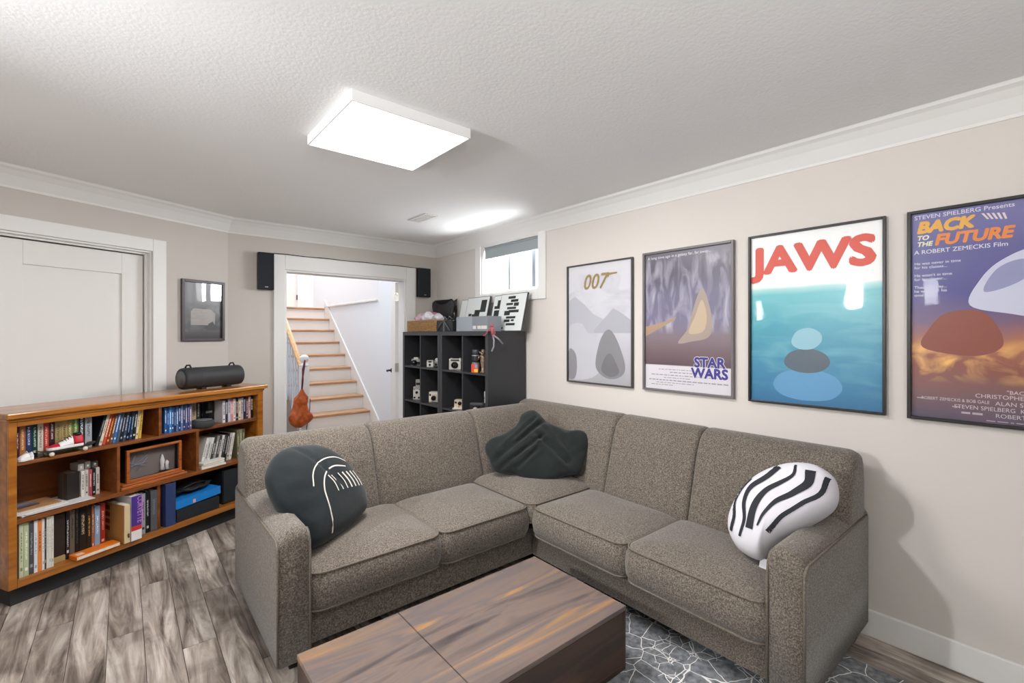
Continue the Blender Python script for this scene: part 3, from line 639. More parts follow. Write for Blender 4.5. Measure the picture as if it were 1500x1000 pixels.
# ------------------------------------------------------------------ coffee table and rug
M_tab = wood('rustic_table_wood', [(.28, '3a3333'), (.40, '564b49'), (.48, '756359'), (.56, '625959'), (.64, '836a56'), (.71, 'a87a48'), (.8, 'c0915a')], (.9, 7.0, 5.0), .42, dist=.9, detail=9., nscale=1.25)
M_tabs = wood('rustic_table_side', [(.30, '1d1512'), (.5, '3a2a22'), (.7, '543b2b')], (1.2, 3, 9), .45, dist=.8, detail=8.)
TX0, TX1, TY0, TY1, TZ = .456, 1.553, 1.145, 1.688, .262
ct = thing('coffee_table', 'low dark rustic wood coffee table with a seam across its top', 'table', ((TX0 + TX1) / 2, (TY0 + TY1) / 2, .007))
cxx, cyy = (TX0 + TX1) / 2, (TY0 + TY1) / 2
def tb(name, x0, x1, y0, y1, z0, z1, mat, bev=.002): return box(name, mat, ct, x0 - cxx, x1 - cxx, y0 - cyy, y1 - cyy, z0 - .007, z1 - .007, bev)
tb('top_panel', TX0, .8275, TY0, TY1, TZ - .018, TZ, M_tab); tb('top_panel', .8305, TX1, TY0, TY1, TZ - .018, TZ, M_tab)
tb('side_panel', TX1 - .02, TX1 - .001, TY0 + .001, TY1 - .001, .032, TZ - .019, M_tabs); tb('side_panel', TX0 + .001, TX0 + .02, TY0 + .001, TY1 - .001, .032, TZ - .019, M_tabs)
tb('front_panel', TX0 + .02, TX1 - .02, TY0 + .001, TY0 + .02, .032, TZ - .019, M_tabs); tb('front_panel', TX0 + .02, TX1 - .02, TY1 - .02, TY1 - .001, .032, TZ - .019, M_tabs)
tb('bottom_board', TX0 + .001, TX1 - .001, TY0 + .001, TY1 - .001, .0075, .030, M_tabs)
def rug_mat():
    m = bpy.data.materials.new('line_rug'); m.use_nodes = True; nt = m.node_tree; b = nt.nodes['Principled BSDF']
    tc = nd(nt, 'ShaderNodeTexCoord'); n0 = nd(nt, 'ShaderNodeTexNoise', Scale=9., Detail=2.); nt.links.new(tc.outputs['Object'], n0.inputs['Vector'])
    mxv = nd(nt, 'ShaderNodeMix', data_type='RGBA', blend_type='LINEAR_LIGHT'); mxv.inputs[0].default_value = .02
    nt.links.new(tc.outputs['Object'], mxv.inputs[6]); nt.links.new(n0.outputs['Color'], mxv.inputs[7])
    acc = None
    for sc_, w_ in ((9., .013), (17., .018)):
        v = nd(nt, 'ShaderNodeTexVoronoi', feature='DISTANCE_TO_EDGE', Scale=sc_); nt.links.new(mxv.outputs[2], v.inputs['Vector'])
        l = nd(nt, 'ShaderNodeMath', operation='LESS_THAN'); l.inputs[1].default_value = w_; nt.links.new(v.outputs['Distance'], l.inputs[0])
        if acc is None: acc = l
        else:
            mk = nd(nt, 'ShaderNodeTexNoise', Scale=5., Detail=0.); nt.links.new(tc.outputs['Object'], mk.inputs['Vector'])
            g = nd(nt, 'ShaderNodeMath', operation='GREATER_THAN'); g.inputs[1].default_value = .52; nt.links.new(mk.outputs[0], g.inputs[0])
            mu = nd(nt, 'ShaderNodeMath', operation='MULTIPLY'); nt.links.new(l.outputs[0], mu.inputs[0]); nt.links.new(g.outputs[0], mu.inputs[1])
            mx = nd(nt, 'ShaderNodeMath', operation='MAXIMUM'); nt.links.new(acc.outputs[0], mx.inputs[0]); nt.links.new(mu.outputs[0], mx.inputs[1]); acc = mx
    n = nd(nt, 'ShaderNodeTexNoise', Scale=45., Detail=4.); nt.links.new(tc.outputs['Object'], n.inputs['Vector'])
    cb = ramp(nt, n.outputs[0], [(.3, '54575b'), (.7, '8f9297')])
    mc = nd(nt, 'ShaderNodeMix', data_type='RGBA'); nt.links.new(acc.outputs[0], mc.inputs[0]); nt.links.new(cb, mc.inputs[6]); mc.inputs[7].default_value = lin('ecebe8')
    nt.links.new(mc.outputs[2], b.inputs['Base Color']); b.inputs['Roughness'].default_value = .95; return m
rg = box('area_rug', rug_mat(), None, .25, 2.33, -.75, 1.80, .0002, .0068, .002); tag(rg, 'grey rug with white line drawing pattern under the coffee table', 'rug')

# ------------------------------------------------------------------ framed posters on the right wall
M_pfr = P('poster_frame_black', '222120', .35); M_pfr2 = P('poster_frame_grey', '4a4746', .35)
M_pgl = glass('poster_glass', .38)
def art(name, stops, rough=.35, noise=None, warp=.0):
    """flat print: colours by height (0 bottom .. 1 top), optional blotches"""
    m = bpy.data.materials.new(name); m.use_nodes = True; nt = m.node_tree; b = nt.nodes['Principled BSDF']
    tc = nd(nt, 'ShaderNodeTexCoord'); sp = nd(nt, 'ShaderNodeSeparateXYZ'); nt.links.new(tc.outputs['Generated'], sp.inputs[0]); src = sp.outputs['Y']
    if warp:
        n = nd(nt, 'ShaderNodeTexNoise', Scale=7., Detail=5.); nt.links.new(tc.outputs['Object'], n.inputs['Vector'])
        su = nd(nt, 'ShaderNodeMath', operation='SUBTRACT'); su.inputs[1].default_value = .5; nt.links.new(n.outputs[0], su.inputs[0])
        ma = nd(nt, 'ShaderNodeMath', operation='MULTIPLY_ADD'); ma.inputs[1].default_value = warp; nt.links.new(su.outputs[0], ma.inputs[0]); nt.links.new(src, ma.inputs[2]); src = ma.outputs[0]
    c = ramp(nt, src, stops)
    if noise:
        c1, fac, scl, lo, hi = noise
        mp = nd(nt, 'ShaderNodeMapping'); mp.inputs['Scale'].default_value = scl; mp.inputs['Rotation'].default_value = (0, 0, .6); nt.links.new(tc.outputs['Object'], mp.inputs[0])
        n = nd(nt, 'ShaderNodeTexNoise', Scale=1., Detail=5., Distortion=.8); nt.links.new(mp.outputs[0], n.inputs['Vector'])
        f = ramp(nt, n.outputs[0], [(.45, (0, 0, 0, 1)), (.7, (1, 1, 1, 1))])
        msk = ramp(nt, sp.outputs['Y'], [(lo, (0, 0, 0, 1)), (min(1, lo + .06), (fac, fac, fac, 1)), (max(0, hi - .06), (fac, fac, fac, 1)), (hi, (0, 0, 0, 1))])
        mu = nd(nt, 'ShaderNodeMath', operation='MULTIPLY'); nt.links.new(f, mu.inputs[0]); nt.links.new(msk, mu.inputs[1])
        mx = nd(nt, 'ShaderNodeMix', data_type='RGBA'); nt.links.new(mu.outputs[0], mx.inputs[0]); nt.links.new(c, mx.inputs[6]); mx.inputs[7].default_value = lin(c1); c = mx.outputs[2]
    nt.links.new(c, b.inputs['Base Color']); b.inputs['Roughness'].default_value = rough; return m
def poster(y_left, w, z0, z1, label, artm, fr=M_pfr, fw=.012, wob=0.):
    """local frame: x to the viewer's right, y up, z out of the wall; origin at the lower left corner"""
    h = z1 - z0; t = thing('framed_poster', label, 'poster', M=frame((RX - .003, y_left, z0), (0, -1, 0), (0, 0, 1)), group=None)
    m = MB(); m.box(0, fw, 0, h, 0, .022); m.box(w - fw, w, 0, h, 0, .022); m.box(fw, w - fw, 0, fw, 0, .022); m.box(fw, w - fw, h - fw, h, 0, .022); m.build('frame', fr, t, bev=.002)
    box('backing', M_blackmatt, t, fw - .002, w - fw + .002, fw - .002, h - fw + .002, .001, .004)
    box('print', artm, t, fw, w - fw, fw, h - fw, .005, .0056)
    pn = MB()
    if wob:
        pn.grid(lambda u, v: (fw + (w - 2 * fw) * u, fw + (h - 2 * fw) * v, .0145 + wob * (math.sin(9 * u + 5 * v) + math.sin(14 * v - 6 * u + 1) + .5 * math.sin(31 * v + 22 * u) + .4 * math.sin(47 * u - 13 * v)) * math.sin(math.pi * u) * math.sin(math.pi * v)), 36, 48)
    else: pn.box(fw, w - fw, fw, h - fw, .014, .0155)
    pn.build('glass_front', M_pgl, t)
    return t, w, h
def flat(t, name, pts, mat, z=.0058, n=0):
    if n: pts = [tuple(p) for p in smooth(pts, n)]
    m = MB(); m.prism(pts, z - .0003, z); return m.build(name, mat, t)
INK = {}
def ink(c, rough=.4): return P('ink_' + c, c, rough)
def smallprint(t, rows_, x0, x1, col, seed=1):
    rnd = random.Random(seed); m = MB()
    for y, hh, a, b in rows_:
        x = x0 + (x1 - x0) * a
        while x < x0 + (x1 - x0) * b:
            l = rnd.uniform(.008, .03); m.box(x, min(x + l, x1), y, y + hh, .0056, .0059); x += l + .006
    m.build('small_print', ink(col), t, kind='stuff')
# 1: pale grey mountains
t, w, h = poster(2.421, .585, .998, 1.856, 'framed poster of misty grey mountains with gold numerals, farthest left on the wall', art('art_grey', [(0, 'a9a8ac'), (.2, 'b9b8be'), (.45, 'c9c9d1'), (.75, 'd2d1d9'), (1, 'd8d7dd')], noise=('b2b1ba', .6, (5, 9, 1), .25, .95)), M_pfr2, .010)
flat(t, 'print_shape', [(.012, .40), (.012, .60), (.07, .63), (.16, .57), (.24, .50), (.33, .46), (.573, .42), (.573, .36), (.012, .36)], ink('b7b7c0'))
flat(t, 'print_shape', [(.25, .38), (.33, .45), (.42, .53), (.50, .49), (.573, .44), (.573, .36), (.25, .36)], ink('aeaeb7'), .0061)
flat(t, 'print_shape', [(.012, .06), (.012, .38), (.06, .43), (.14, .43), (.20, .36), (.29, .32), (.34, .24), (.33, .13), (.25, .05), (.10, .02)], ink('c3c3cb'), .0066, 40)
flat(t, 'print_shape', [(.012, .05), (.012, .23), (.05, .24), (.085, .19), (.09, .09), (.07, .03), (.03, .02)], ink('8f8e94'), .0069, 30)
flat(t, 'print_shape', [(.27, .12), (.29, .26), (.34, .36), (.40, .38), (.47, .28), (.52, .13), (.47, .06), (.36, .05)], ink('8a898e'), .0072, 40)
flat(t, 'print_shape', [(.32, .10), (.35, .19), (.40, .22), (.45, .15), (.47, .09), (.40, .06)], ink('77767b'), .0075, 30)
lettering('gold_numerals', '007', .15, P('gold_print', '9a8356', .4), t, (.148, .675, .0075), shear=.25, sx=.95, bold=.002)
flat(t, 'gold_bar', [(.37, .775), (.455, .775), (.455, .764), (.39, .760), (.38, .745), (.372, .745)], MATS['gold_print'], .0075)
# 2: mauve folds over brown, white foot
t, w, h = poster(1.757, .579, .998, 1.866, 'framed mauve and brown crinkled poster with purple two-line title above white foot, second from left', art('art_mauve', [(0, 'd0ccd2'), (.175, 'd4d0d6'), (.18, '5d4c54'), (.27, '6f5c62'), (.38, '7f7078'), (.5, '77728c'), (.7, '6c6980'), (.85, '585363'), (1, '6d6874')], noise=('bdbac8', .7, (16, 5, 1), .40, .99)), P('poster_frame_pewter', '6e6a6a', .35), .014, wob=.0003)
flat(t, 'print_shape', [(.015, .34), (.22, .44), (.23, .46), (.15, .43), (.015, .40)], ink('a88d74'))
flat(t, 'print_shape', [(.24, .30), (.30, .38), (.33, .48), (.39, .62), (.44, .50), (.45, .38), (.42, .33), (.33, .31)], ink('a3938a'), .0061, 40)
flat(t, 'print_shape', [(.31, .36), (.35, .46), (.39, .55), (.42, .46), (.40, .37)], ink('bda98f'), .0066, 30)
lettering('title_outline', 'STAR\nWARS', .078, ink('dcd8e0'), t, (.435, .163, .0066), sx=1.0, bold=.0065, align='CENTER', vsp=.8)
lettering('title_lettering', 'STAR\nWARS', .078, ink('3f3a86'), t, (.435, .163, .0070), sx=1.0, bold=.0035, align='CENTER', vsp=.8)
lettering('tagline', 'A long time ago in a galaxy far, far away...', .0235, ink('ded9e2'), t, (.03, .822, .0062), sx=1.06)['kind'] = 'stuff'
smallprint(t, [(.135, .004, .15, .62), (.118, .005, .3, .55), (.10, .005, .05, .9), (.085, .004, .22, .5), (.068, .006, .02, .95), (.054, .004, .12, .6), (.04, .004, .05, .3)], .03, .55, '8f8a96', 3)
# 3: white over teal
t, w, h = poster(1.101, .582, .996, 1.867, 'framed poster with large red title above teal and blue, third from left', art('art_teal', [(0, '2c6a96'), (.2, '3581a4'), (.45, '2f93a8'), (.64, '55b0b8'), (.675, '9fd0d0'), (.69, 'e8e8e6'), (1, 'efefee')], warp=.02, noise=('7cc2c8', .35, (4, 14, 1), .05, .66)), M_pfr, .011, wob=.0002)
lettering('title_lettering', 'JAWS', .185, ink('cc4632'), t, (.026, .672, .0066), sx=1.16, bold=.009)
flat(t, 'print_shape', [(.12, .10), (.16, .16), (.27, .185), (.38, .16), (.42, .10), (.37, .045), (.26, .03), (.16, .05)], ink('5d96c0'), .0060, 48)
flat(t, 'print_shape', [(.17, .215), (.20, .265), (.28, .285), (.35, .26), (.37, .215), (.33, .175), (.26, .165), (.20, .18)], ink('55636e'), .0062, 48)
flat(t, 'print_shape', [(.205, .325), (.23, .37), (.285, .385), (.33, .36), (.335, .32), (.30, .285), (.25, .28), (.215, .295)], ink('8dbccd'), .0064, 48)
# 4: violet over orange
t, w, h = poster(.447, .585, .995, 1.867, 'framed violet and orange poster with yellow slanted title, nearest on the wall', art('art_violet', [(0, '5a4f63'), (.12, '7a5a5c'), (.25, '8a5144'), (.36, 'a8674a'), (.48, '6c5478'), (.6, '3f3c84'), (.8, '55548f'), (1, '6d6aa0')], warp=.10, noise=('f0b868', .95, (9, 12, 1), .17, .40)), M_pfr, .013)
flat(t, 'print_shape', [(.19, .47), (.22, .57), (.28, .64), (.38, .68), (.555, .66), (.565, .40), (.44, .40), (.31, .43)], ink('c9cbe0'), .0060, 50)
flat(t, 'print_shape', [(.23, .52), (.26, .60), (.32, .635), (.38, .62), (.32, .55)], ink('8f92b8'), .0064, 30)
flat(t, 'print_shape', [(.05, .30), (.07, .38), (.12, .44), (.21, .45), (.26, .40), (.28, .31), (.2, .27)], ink('8a4a3c'), .0066, 40)
for s_, sz, xx, yy, c_, sh, bo in [('STEVEN SPIELBERG Presents', .0235, .022, .835, 'd8d4e6', 0, .0003), ('BACK', .064, .03, .778, 'e0a848', .2, .004), ('TO\nTHE', .026, .03, .748, 'e8e2c8', .2, .001), ('FUTURE', .060, .085, .722, 'e0843c', .2, .003), ('A ROBERT ZEMECKIS Film', .0235, .022, .690, 'd8d4e6', 0, .0003)]:
    lettering('title_lettering' if sz > .03 else 'poster_lettering', s_, sz, ink(c_), t, (xx, yy, .0073), shear=sh, bold=bo, sx=1.02)
lettering('tagline', "He was never in time\nfor his classes...\n\nHe wasn't in time\nfor his dinner...\n\nThen one day...\nhe wasn't in his\ntime at all.", .0165, ink('e4e1ee'), t, (.022, .645, .0073))['kind'] = 'stuff'
m = MB()
for k in range(5): m.prism([(.222 + k * .014, .825 - k * .002), (.229 + k * .014, .825 - k * .002), (.244 + k * .012, .80 - k * .002), (.238 + k * .012, .80 - k * .002)], .0070, .0073)
m.build('arrow_stripe', ink('dcd2d0'), t)
for s_, sz, xx, yy in [('CHRISTOPHER LLOYD', .022, .205, .108), ('ROBERT ZEMECKIS & BOB GALE', .0175, .045, .086), ('ALAN SILVESTRI', .022, .26, .083), ('STEVEN SPIELBERG  KATHLEEN KENNEDY', .022, .145, .06), ('ROBERT ZEMECKIS', .022, .26, .036), ('"BACK TO THE FUTURE"', .02, .29, .128)]:
    lettering('poster_lettering', s_, sz, ink('cfc4cc'), t, (xx, yy, .0073), sx=.80 if xx < .1 else (.92 if xx < .2 else 1))
smallprint(t, [(.088, .004, .02, .05), (.063, .004, .22, .25), (.04, .008, .27, .38), (.02, .003, .4, .95)], .02, .56, 'b7abb6', 5)

# small picture on the angled wall
pcm = frame(PL - dL * .362 + nL * .002 + Vector((0, 0, 1.30)), dL, (0, 0, 1))
pt = thing('framed_picture', 'small dark framed picture with a shiny grey scene above the black speaker tube', 'picture', M=pcm)
w, h, fw = .322, .459, .020
M_brn = P('picture_frame_brown', '4d4446', .4)
m = MB(); m.box(0, fw, 0, h, 0, .022); m.box(w - fw, w, 0, h, 0, .022); m.box(fw, w - fw, 0, fw, 0, .022); m.box(fw, w - fw, h - fw, h, 0, .022); m.build('frame', M_brn, pt, bev=.002)
box('print', art('art_dark', [(0, '3a3638'), (.12, '4a4648'), (.2, '2b292b'), (.5, '4c4a4c'), (1, '5a575c')], noise=('8a8688', .7, (7, 9, 1), .1, .6)), pt, fw, w - fw, fw, h - fw, .003, .005)
flat(pt, 'print_shape', [(.07, .12), (.07, .22), (.09, .245), (.22, .24), (.255, .21), (.25, .12)], ink('a29c97'), .0056)
flat(pt, 'print_shape', [(.19, .085), (.20, .13), (.235, .15), (.25, .12), (.26, .085)], ink('3b3839'), .0060)
box('glass_front', glass('picture_glass', 1.6), pt, fw, w - fw, fw, h - fw, .012, .0135)

# wall speakers and their wire
M_spk = P('speaker_cloth', '20262b', .85, bump=.3, bscale=400); 
def wall_speaker(x0, x1, z0, z1, label):
    t = thing('wall_speaker', label, 'speaker', ((x0 + x1) / 2, BY - .002, z0), group=None); w = (x1 - x0) / 2; h = z1 - z0
    box('cabinet', M_black, t, -w, w, -.055, 0, 0, h, .004); box('grille', M_spk, t, -w + .003, w - .003, -.063, -.056, .003, h - .003, .004)
    box('badge', M_metal, t, -.012, .012, -.0645, -.0635, .018, .024)
wall_speaker(.858, .978, 1.722, 2.03, 'black wall speaker at the upper left corner of the stair doorway')
wall_speaker(2.330, 2.468, 1.735, 2.033, 'black wall speaker at the upper right corner of the stair doorway')
m = MB(); m.tube([(.97, BY - .006, 2.034)] + [(1.0 + 1.3 * i / 14, BY - .006, 2.036 + .003 * math.sin(i * 1.7)) for i in range(15)] + [(2.34, BY - .006, 2.035)], .0032, 6)
tag(m.build('speaker_wire', M_black, None), 'thin black wire along the top of the doorway casing between both speakers', 'wire')
# ------------------------------------------------------------------ bookcase (local frame: x along the front, y into it, z up)
BA = R(28); BO = Vector((-.427, 3.276, 0)); BU = Vector((math.cos(BA), math.sin(BA), 0)); BV = Vector((-math.sin(BA), math.cos(BA), 0))
def bk(u, v, z): return BO + BU * u + BV * v + Vector((0, 0, z))
bc = thing('bookcase', 'long low honey-brown wooden bookcase full of books in front of the white door', 'bookcase', BO, (0, 0, BA))
B0, B1, BF, BD = .016, 1.437, .025, .345
box('top_board', M_case, bc, 0, 1.46, 0, .36, .936, .965, .006)
box('moulding', M_case, bc, B0 - .006, B1 + .006, BF - .008, BD, .920, .936, .004)
box('top_rail', M_case, bc, .048, 1.392, BF, BF + .02, .895, .920, .002)
box('stile', M_case, bc, B0, .048, BF, BF + .02, .10, .920, .003); box('stile', M_case, bc, 1.392, B1, BF, BF + .02, .10, .920, .003)
box('side_panel', M_case, bc, B0, .040, BF + .02, BD, .10, .920, .001); box('side_panel', M_case, bc, 1.400, B1, BF + .02, BD, .10, .920, .001)
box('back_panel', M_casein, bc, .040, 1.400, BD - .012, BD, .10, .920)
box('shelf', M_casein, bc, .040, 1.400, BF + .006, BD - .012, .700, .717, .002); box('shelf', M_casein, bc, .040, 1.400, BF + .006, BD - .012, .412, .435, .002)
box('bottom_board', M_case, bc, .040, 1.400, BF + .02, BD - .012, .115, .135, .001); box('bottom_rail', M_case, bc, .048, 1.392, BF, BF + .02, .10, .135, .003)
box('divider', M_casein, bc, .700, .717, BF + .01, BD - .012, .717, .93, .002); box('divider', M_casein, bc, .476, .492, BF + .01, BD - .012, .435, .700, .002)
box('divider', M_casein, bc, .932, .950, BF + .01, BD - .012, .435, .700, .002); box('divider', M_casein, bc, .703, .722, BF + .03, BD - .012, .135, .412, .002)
box('toe_kick', P('toe_kick_dark', '2c2c2e', .6), bc, .045, 1.41, .085, .10, 0, .10); box('toe_kick', MATS['toe_kick_dark'], bc, .045, .06, .10, .33, 0, .10); box('toe_kick', MATS['toe_kick_dark'], bc, 1.395, 1.41, .10, .33, 0, .10)
BMESH = {}
def book(u0, u1, z, h, v, d, base, inkc, label, kind='book', group=None, lean=0, cat=None, plain=False, dens=.55):
    w = u1 - u0 - .0008
    t = thing(kind, label, cat or kind.split('_')[-1], bk(u0 + .0004, v, z + w * math.sin(R(lean)) + .0002), (0, R(lean), BA), group)
    cm = P('cover_' + base, base, .5)
    if w > .0125 and not plain:
        c = .0022; m = MB(); m.box(0, w, 0, c, 0, h); m.box(0, c, c, d, 0, h); m.box(w - c, w, c, d, 0, h); m.build('cover', cm, t)
        box('pages', M_page, t, c, w - c, c, d - .004, .003, h - .003)
    else: box('case', cm, t, 0, w, 0, d, 0, h)
    box('spine_print', prt(base, inkc, round(u0 * 37, 1), dens), t, .0012, w - .0012, -.0005, 0, h * .04, h * .96)
    return t
def series(rows_, names, where, z, v, d, kind, group=None, lean=lambda i, n: 0, cat=None, plain=False):
    n = len(rows_)
    for i, (u0, u1, h, base, inkc, cname) in enumerate(rows_):
        lab = f'{cname} {names} {where}, {ORD[i]} from left' if i < 20 else ''
        book(u0, u1, z, h, v, d, base, inkc, lab, kind, group, lean(i, n), cat, plain)
# upper left shelf: thick reference books, then leaning video cases
TLB = [(.066, .080, .178, '3d1a1e', 'c9b9a9', 'dark maroon'), (.080, .103, .186, 'a3653a', 'e8c89a', 'brown and orange'), (.103, .127, .184, '23315a', 'b9c2d8', 'navy blue'), (.127, .149, .186, '16332c', 'a9c4b6', 'dark green'), (.149, .172, .190, 'c9c2b4', '6a6660', 'cream grey'), (.172, .195, .188, 'a8322a', 'e6b5a0', 'red'), (.195, .219, .188, '2c1216', 'c7a9a0', 'blackish maroon'),
       (.219, .246, .186, '9d8a5c', '5f5638', 'plain tan'), (.246, .272, .186, 'a8925f', '4f4732', 'tan ringed'), (.272, .293, .188, '8b8650', 'd8cf9a', 'olive tan'), (.293, .320, .190, '5c7a3c', 'cfdcae', 'leaf green'), (.320, .349, .190, '14181c', 'e9edf2', 'black'), (.349, .381, .188, 'a2a6ac', '55585e', 'silver grey')]
series(TLB, 'thick book', 'standing on the upper left shelf', .7172, .086, .19, 'book')
cc = [('17181c', '8d8f94', 'black'), ('d9cdb9', '8a6f58', 'cream'), ('c2502a', 'e6ddd0', 'orange-red'), ('8a2c22', 'e8b63a', 'red and yellow'), ('6a4a3a', 'd8cfc6', 'brown'), ('2f6fae', 'dfe6ee', 'blue and white'), ('4a5668', 'c9ced6', 'slate'), ('1c1f26', 'b4b8c0', 'black and grey'), ('39465c', 'aab6c8', 'steel blue'), ('15161a', '6fa9dc', 'black and blue'), ('24344f', '93a7c6', 'navy'), ('1a1a1c', 'd8d4cc', 'black and white'), ('d6c9a8', '6d5c40', 'pale cream'), ('cfa53e', '4a3a1c', 'tan and yellow')]
u = .390
for i, (b_, k_, cn) in enumerate(cc):
    book(u, u + .0148, .7172, .175, .075, .13, b_, k_, f'{cn} video case leaning, {ORD[i]} right of the silver grey book', 'video_case', 'leaning video cases on the upper left shelf', 15 - i * .8, 'case', True, .5)
    u += .0168
# upper right shelf
bl_ = [('2a5f9e', 'dfe8f2'), ('1f4a86', '9cc4ea'), ('3f8ed0', 'e6eef6'), ('2a4f8a', 'd5dde8'), ('1c2f55', '8fb4de'), ('4a6fa8', 'e9edf4'), ('23365c', 'c3cbd8'), ('5f78b0', 'f0e4e4'), ('2b3a62', 'd6b9c0'), ('40568c', 'e8e8f0'), ('34406a', 'c98f98'), ('6a74a0', 'efe6e0')]
bn_ = ['bright blue', 'deep blue', 'sky blue', 'blue and white', 'navy', 'mid blue', 'dark navy', 'lavender blue', 'navy and pink', 'denim blue', 'indigo', 'pale violet']
for i in range(12): book(.757 + i * .0143, .757 + (i + 1) * .0143, .7172, .165, .075, .13, *bl_[i], f'{bn_[i]} slim video case on upper right shelf, {ORD[i]} from divider', 'video_case', 'blue video cases on the upper right shelf', 0, 'case', True, .48)
for a, b, h, c1, c2, cn in [(.930, .952, .178, '3a3226', '9a8a5c', 'dark olive'), (.952, .976, .182, '2f2b24', 'c0a86a', 'dark brown'), (.978, 1.010, .184, 'b09a78', '4f4232', 'tan'), (1.012, 1.038, .178, '26241f', 'b5b0a0', 'charcoal')]:
    book(a, b, .7172, h, .152, .17, c1, c2, f'{cn} book behind the round black puck on the upper right shelf')
bx = thing('black_case', 'shiny black case standing behind the round puck on the upper right shelf', 'case', bk(1.046, .150, .7172), (0, 0, BA))
box('body', P('black_gloss', '101114', .18, spec=.6), bx, 0, .096, 0, .18, 0, .165, .008); box('latch', M_metal, bx, .03, .075, -.002, -.0005, .075, .09)
pk = thing('round_speaker_puck', 'round flat black puck speaker on the upper right shelf', 'speaker', bk(.996, .066, .7172), (0, 0, BA))
m = MB(); m.lathe([(.001, 0), (.060, 0), (.067, .008), (.070, .024), (.067, .040), (.061, .048), (.001, .048)], n=32); m.build('body', P('charcoal_rubber', '37383a', .7), pk)
m = MB(); m.lathe([(.001, .0482), (.052, .0482), (.055, .051), (.03, .053), (.001, .053)], n=28); m.build('top_disc', P('grey_plastic', '6d6e70', .4), pk)
rc = [('d8d4d6', '46464c', 'white and grey'), ('33343c', 'd8d8de', 'black and white'), ('c9c2cc', '5a4a58', 'pale lilac'), ('c4858c', 'efe0e0', 'pink'), ('e0d6cc', '8a6a5c', 'cream'), ('2c2226', 'c9b0b4', 'maroon black'), ('d8cdb0', '7d7256', 'ivory'), ('b9a9b2', '4a3d48', 'mauve'), ('26283a', 'b0b6c8', 'blue black'), ('4f2f38', 'd0b4b4', 'plum'), ('d9b8b0', '5c4a48', 'blush'), ('1c1c1e', 'd6d2c8', 'plain black')]
for i in range(12): book(1.146 + i * .0203, 1.146 + (i + 1) * .0203, .7172, .158 + .004 * (i % 3), .075, .13, *rc[i][:2], f'{rc[i][2]} video case, {ORD[i]} right of the shiny black case', 'video_case', 'video cases at the right end of the upper shelf', 0, 'case', True, .5)
# middle right: leaning magazines and a small pile
mc_ = ['white', 'pale grey', 'off-white', 'black and white', 'grey', 'dark grey', 'white and black', 'charcoal', 'black', 'light grey', 'cream white']
mcol = [('e4e2de', '8d8a86'), ('cfcdca', '4a4846'), ('dedbd6', '55524e'), ('3a3938', 'dcdad6'), ('8f8d8a', 'e0deda'), ('4a4847', 'c9c7c3'), ('d9d6d2', '2f2e2d'), ('39383a', 'aaa8a6'), ('1f1f20', 'c9c7c4'), ('bab7b3', '4c4a48'), ('e6e1d8', '9a948a')]
for i in range(11): book(1.0 + i * .021, 1.0 + i * .021 + .0185, .4352 if i > 7 else .4352, .195 - .002 * (i % 4), .10, .15, *mcol[i], f'{mc_[i]} leaning magazine on middle right shelf, {ORD[i]} from pillar', 'magazine', 'leaning magazines on the middle right shelf', 15 - i * .5, 'magazine', True, .5)
for i, (c1, cn) in enumerate([('6d6a4c', 'olive'), ('8a866a', 'khaki'), ('4d5348', 'dark green-grey')]): book(1.275 + i * .022, 1.275 + (i + 1) * .022, .4352, .205, .10, .15, c1, 'd0ccb0', f'{cn} book behind the sofa end, middle right shelf')
for i, (c1, cn) in enumerate([('dcd8d2', 'bottom white'), ('b8b2aa', 'middle grey'), ('e6e2dc', 'top white')]):
    t = thing('magazine', f'{cn} magazine of the flat pile in front of the leaning magazines', 'magazine', bk(.966 + .006 * i, .032 + .01 * (i % 2), .4352 + i * .0135), (0, 0, BA + R(-4 + 5 * i)), 'flat pile of magazines on the middle right shelf')
    box('cover', P('cover_' + c1, c1, .4), t, 0, .165, 0, .060, 0, .0125, .001); box('pages', M_page, t, .001, .1655, -.0006, .0595, .002, .0105)
# middle left shelf: small boxes, papers
for a, b, z, h, c1, c2, lab in [(.345, .362, .4352, .150, 'd9d6d0', '6d6a66', 'white video case, leftmost of the row on the middle left shelf'), (.363, .379, .4352, .152, 'c9c4bd', '4f4b48', 'pale grey video case, second of the row on the middle left shelf'), (.380, .396, .4352, .150, 'b9565f', 'e6c6c6', 'pinkish red video case in the row on the middle left shelf'), (.397, .413, .4352, .150, '2c2a2c', 'c6c2be', 'black video case beside the pinkish red one'), (.414, .432, .4352, .152, 'cfc8be', '6f655c', 'cream video case at the right end of the middle left row')]:
    book(a, b, z, h, .115, .10, c1, c2, lab, 'video_case', None, 0, 'case', True, .5)
t = thing('clear_box', 'small dark picture box with clear edges on the middle left shelf', 'box', bk(.284, .12, .4352), (0, 0, BA))
box('body', art('box_scene', [(0, '2a2522'), (.5, '4a423c'), (1, '2f2b2a')], noise=('a89c90', .6, (30, 40, 1), .05, .95)), t, 0, .056, 0, .09, 0, .152, .002); box('edge_strip', M_chrome, t, -.001, .057, -.002, 0, .148, .153)
for i, (a, b, c1) in enumerate([(.338, .366, 'a9a59f'), (.370, .396, '8d8883'), (.400, .432, '4f4a48')]):
    t = thing('small_case', f'small grey case lying on top of the middle left row, {ORD[i]} from the left', 'case', bk(a, .13, .5885), (0, 0, BA), 'small cases on top of the row')
    box('body', P('cover_' + c1, c1, .4), t, 0, b - a, 0, .08, 0, .036 + .006 * (i % 2), .002); box('label_strip', prt(c1, 'e6e2dc', i * 3., .5), t, .002, b - a - .002, -.0006, 0, .006, .028)
pz = .4352
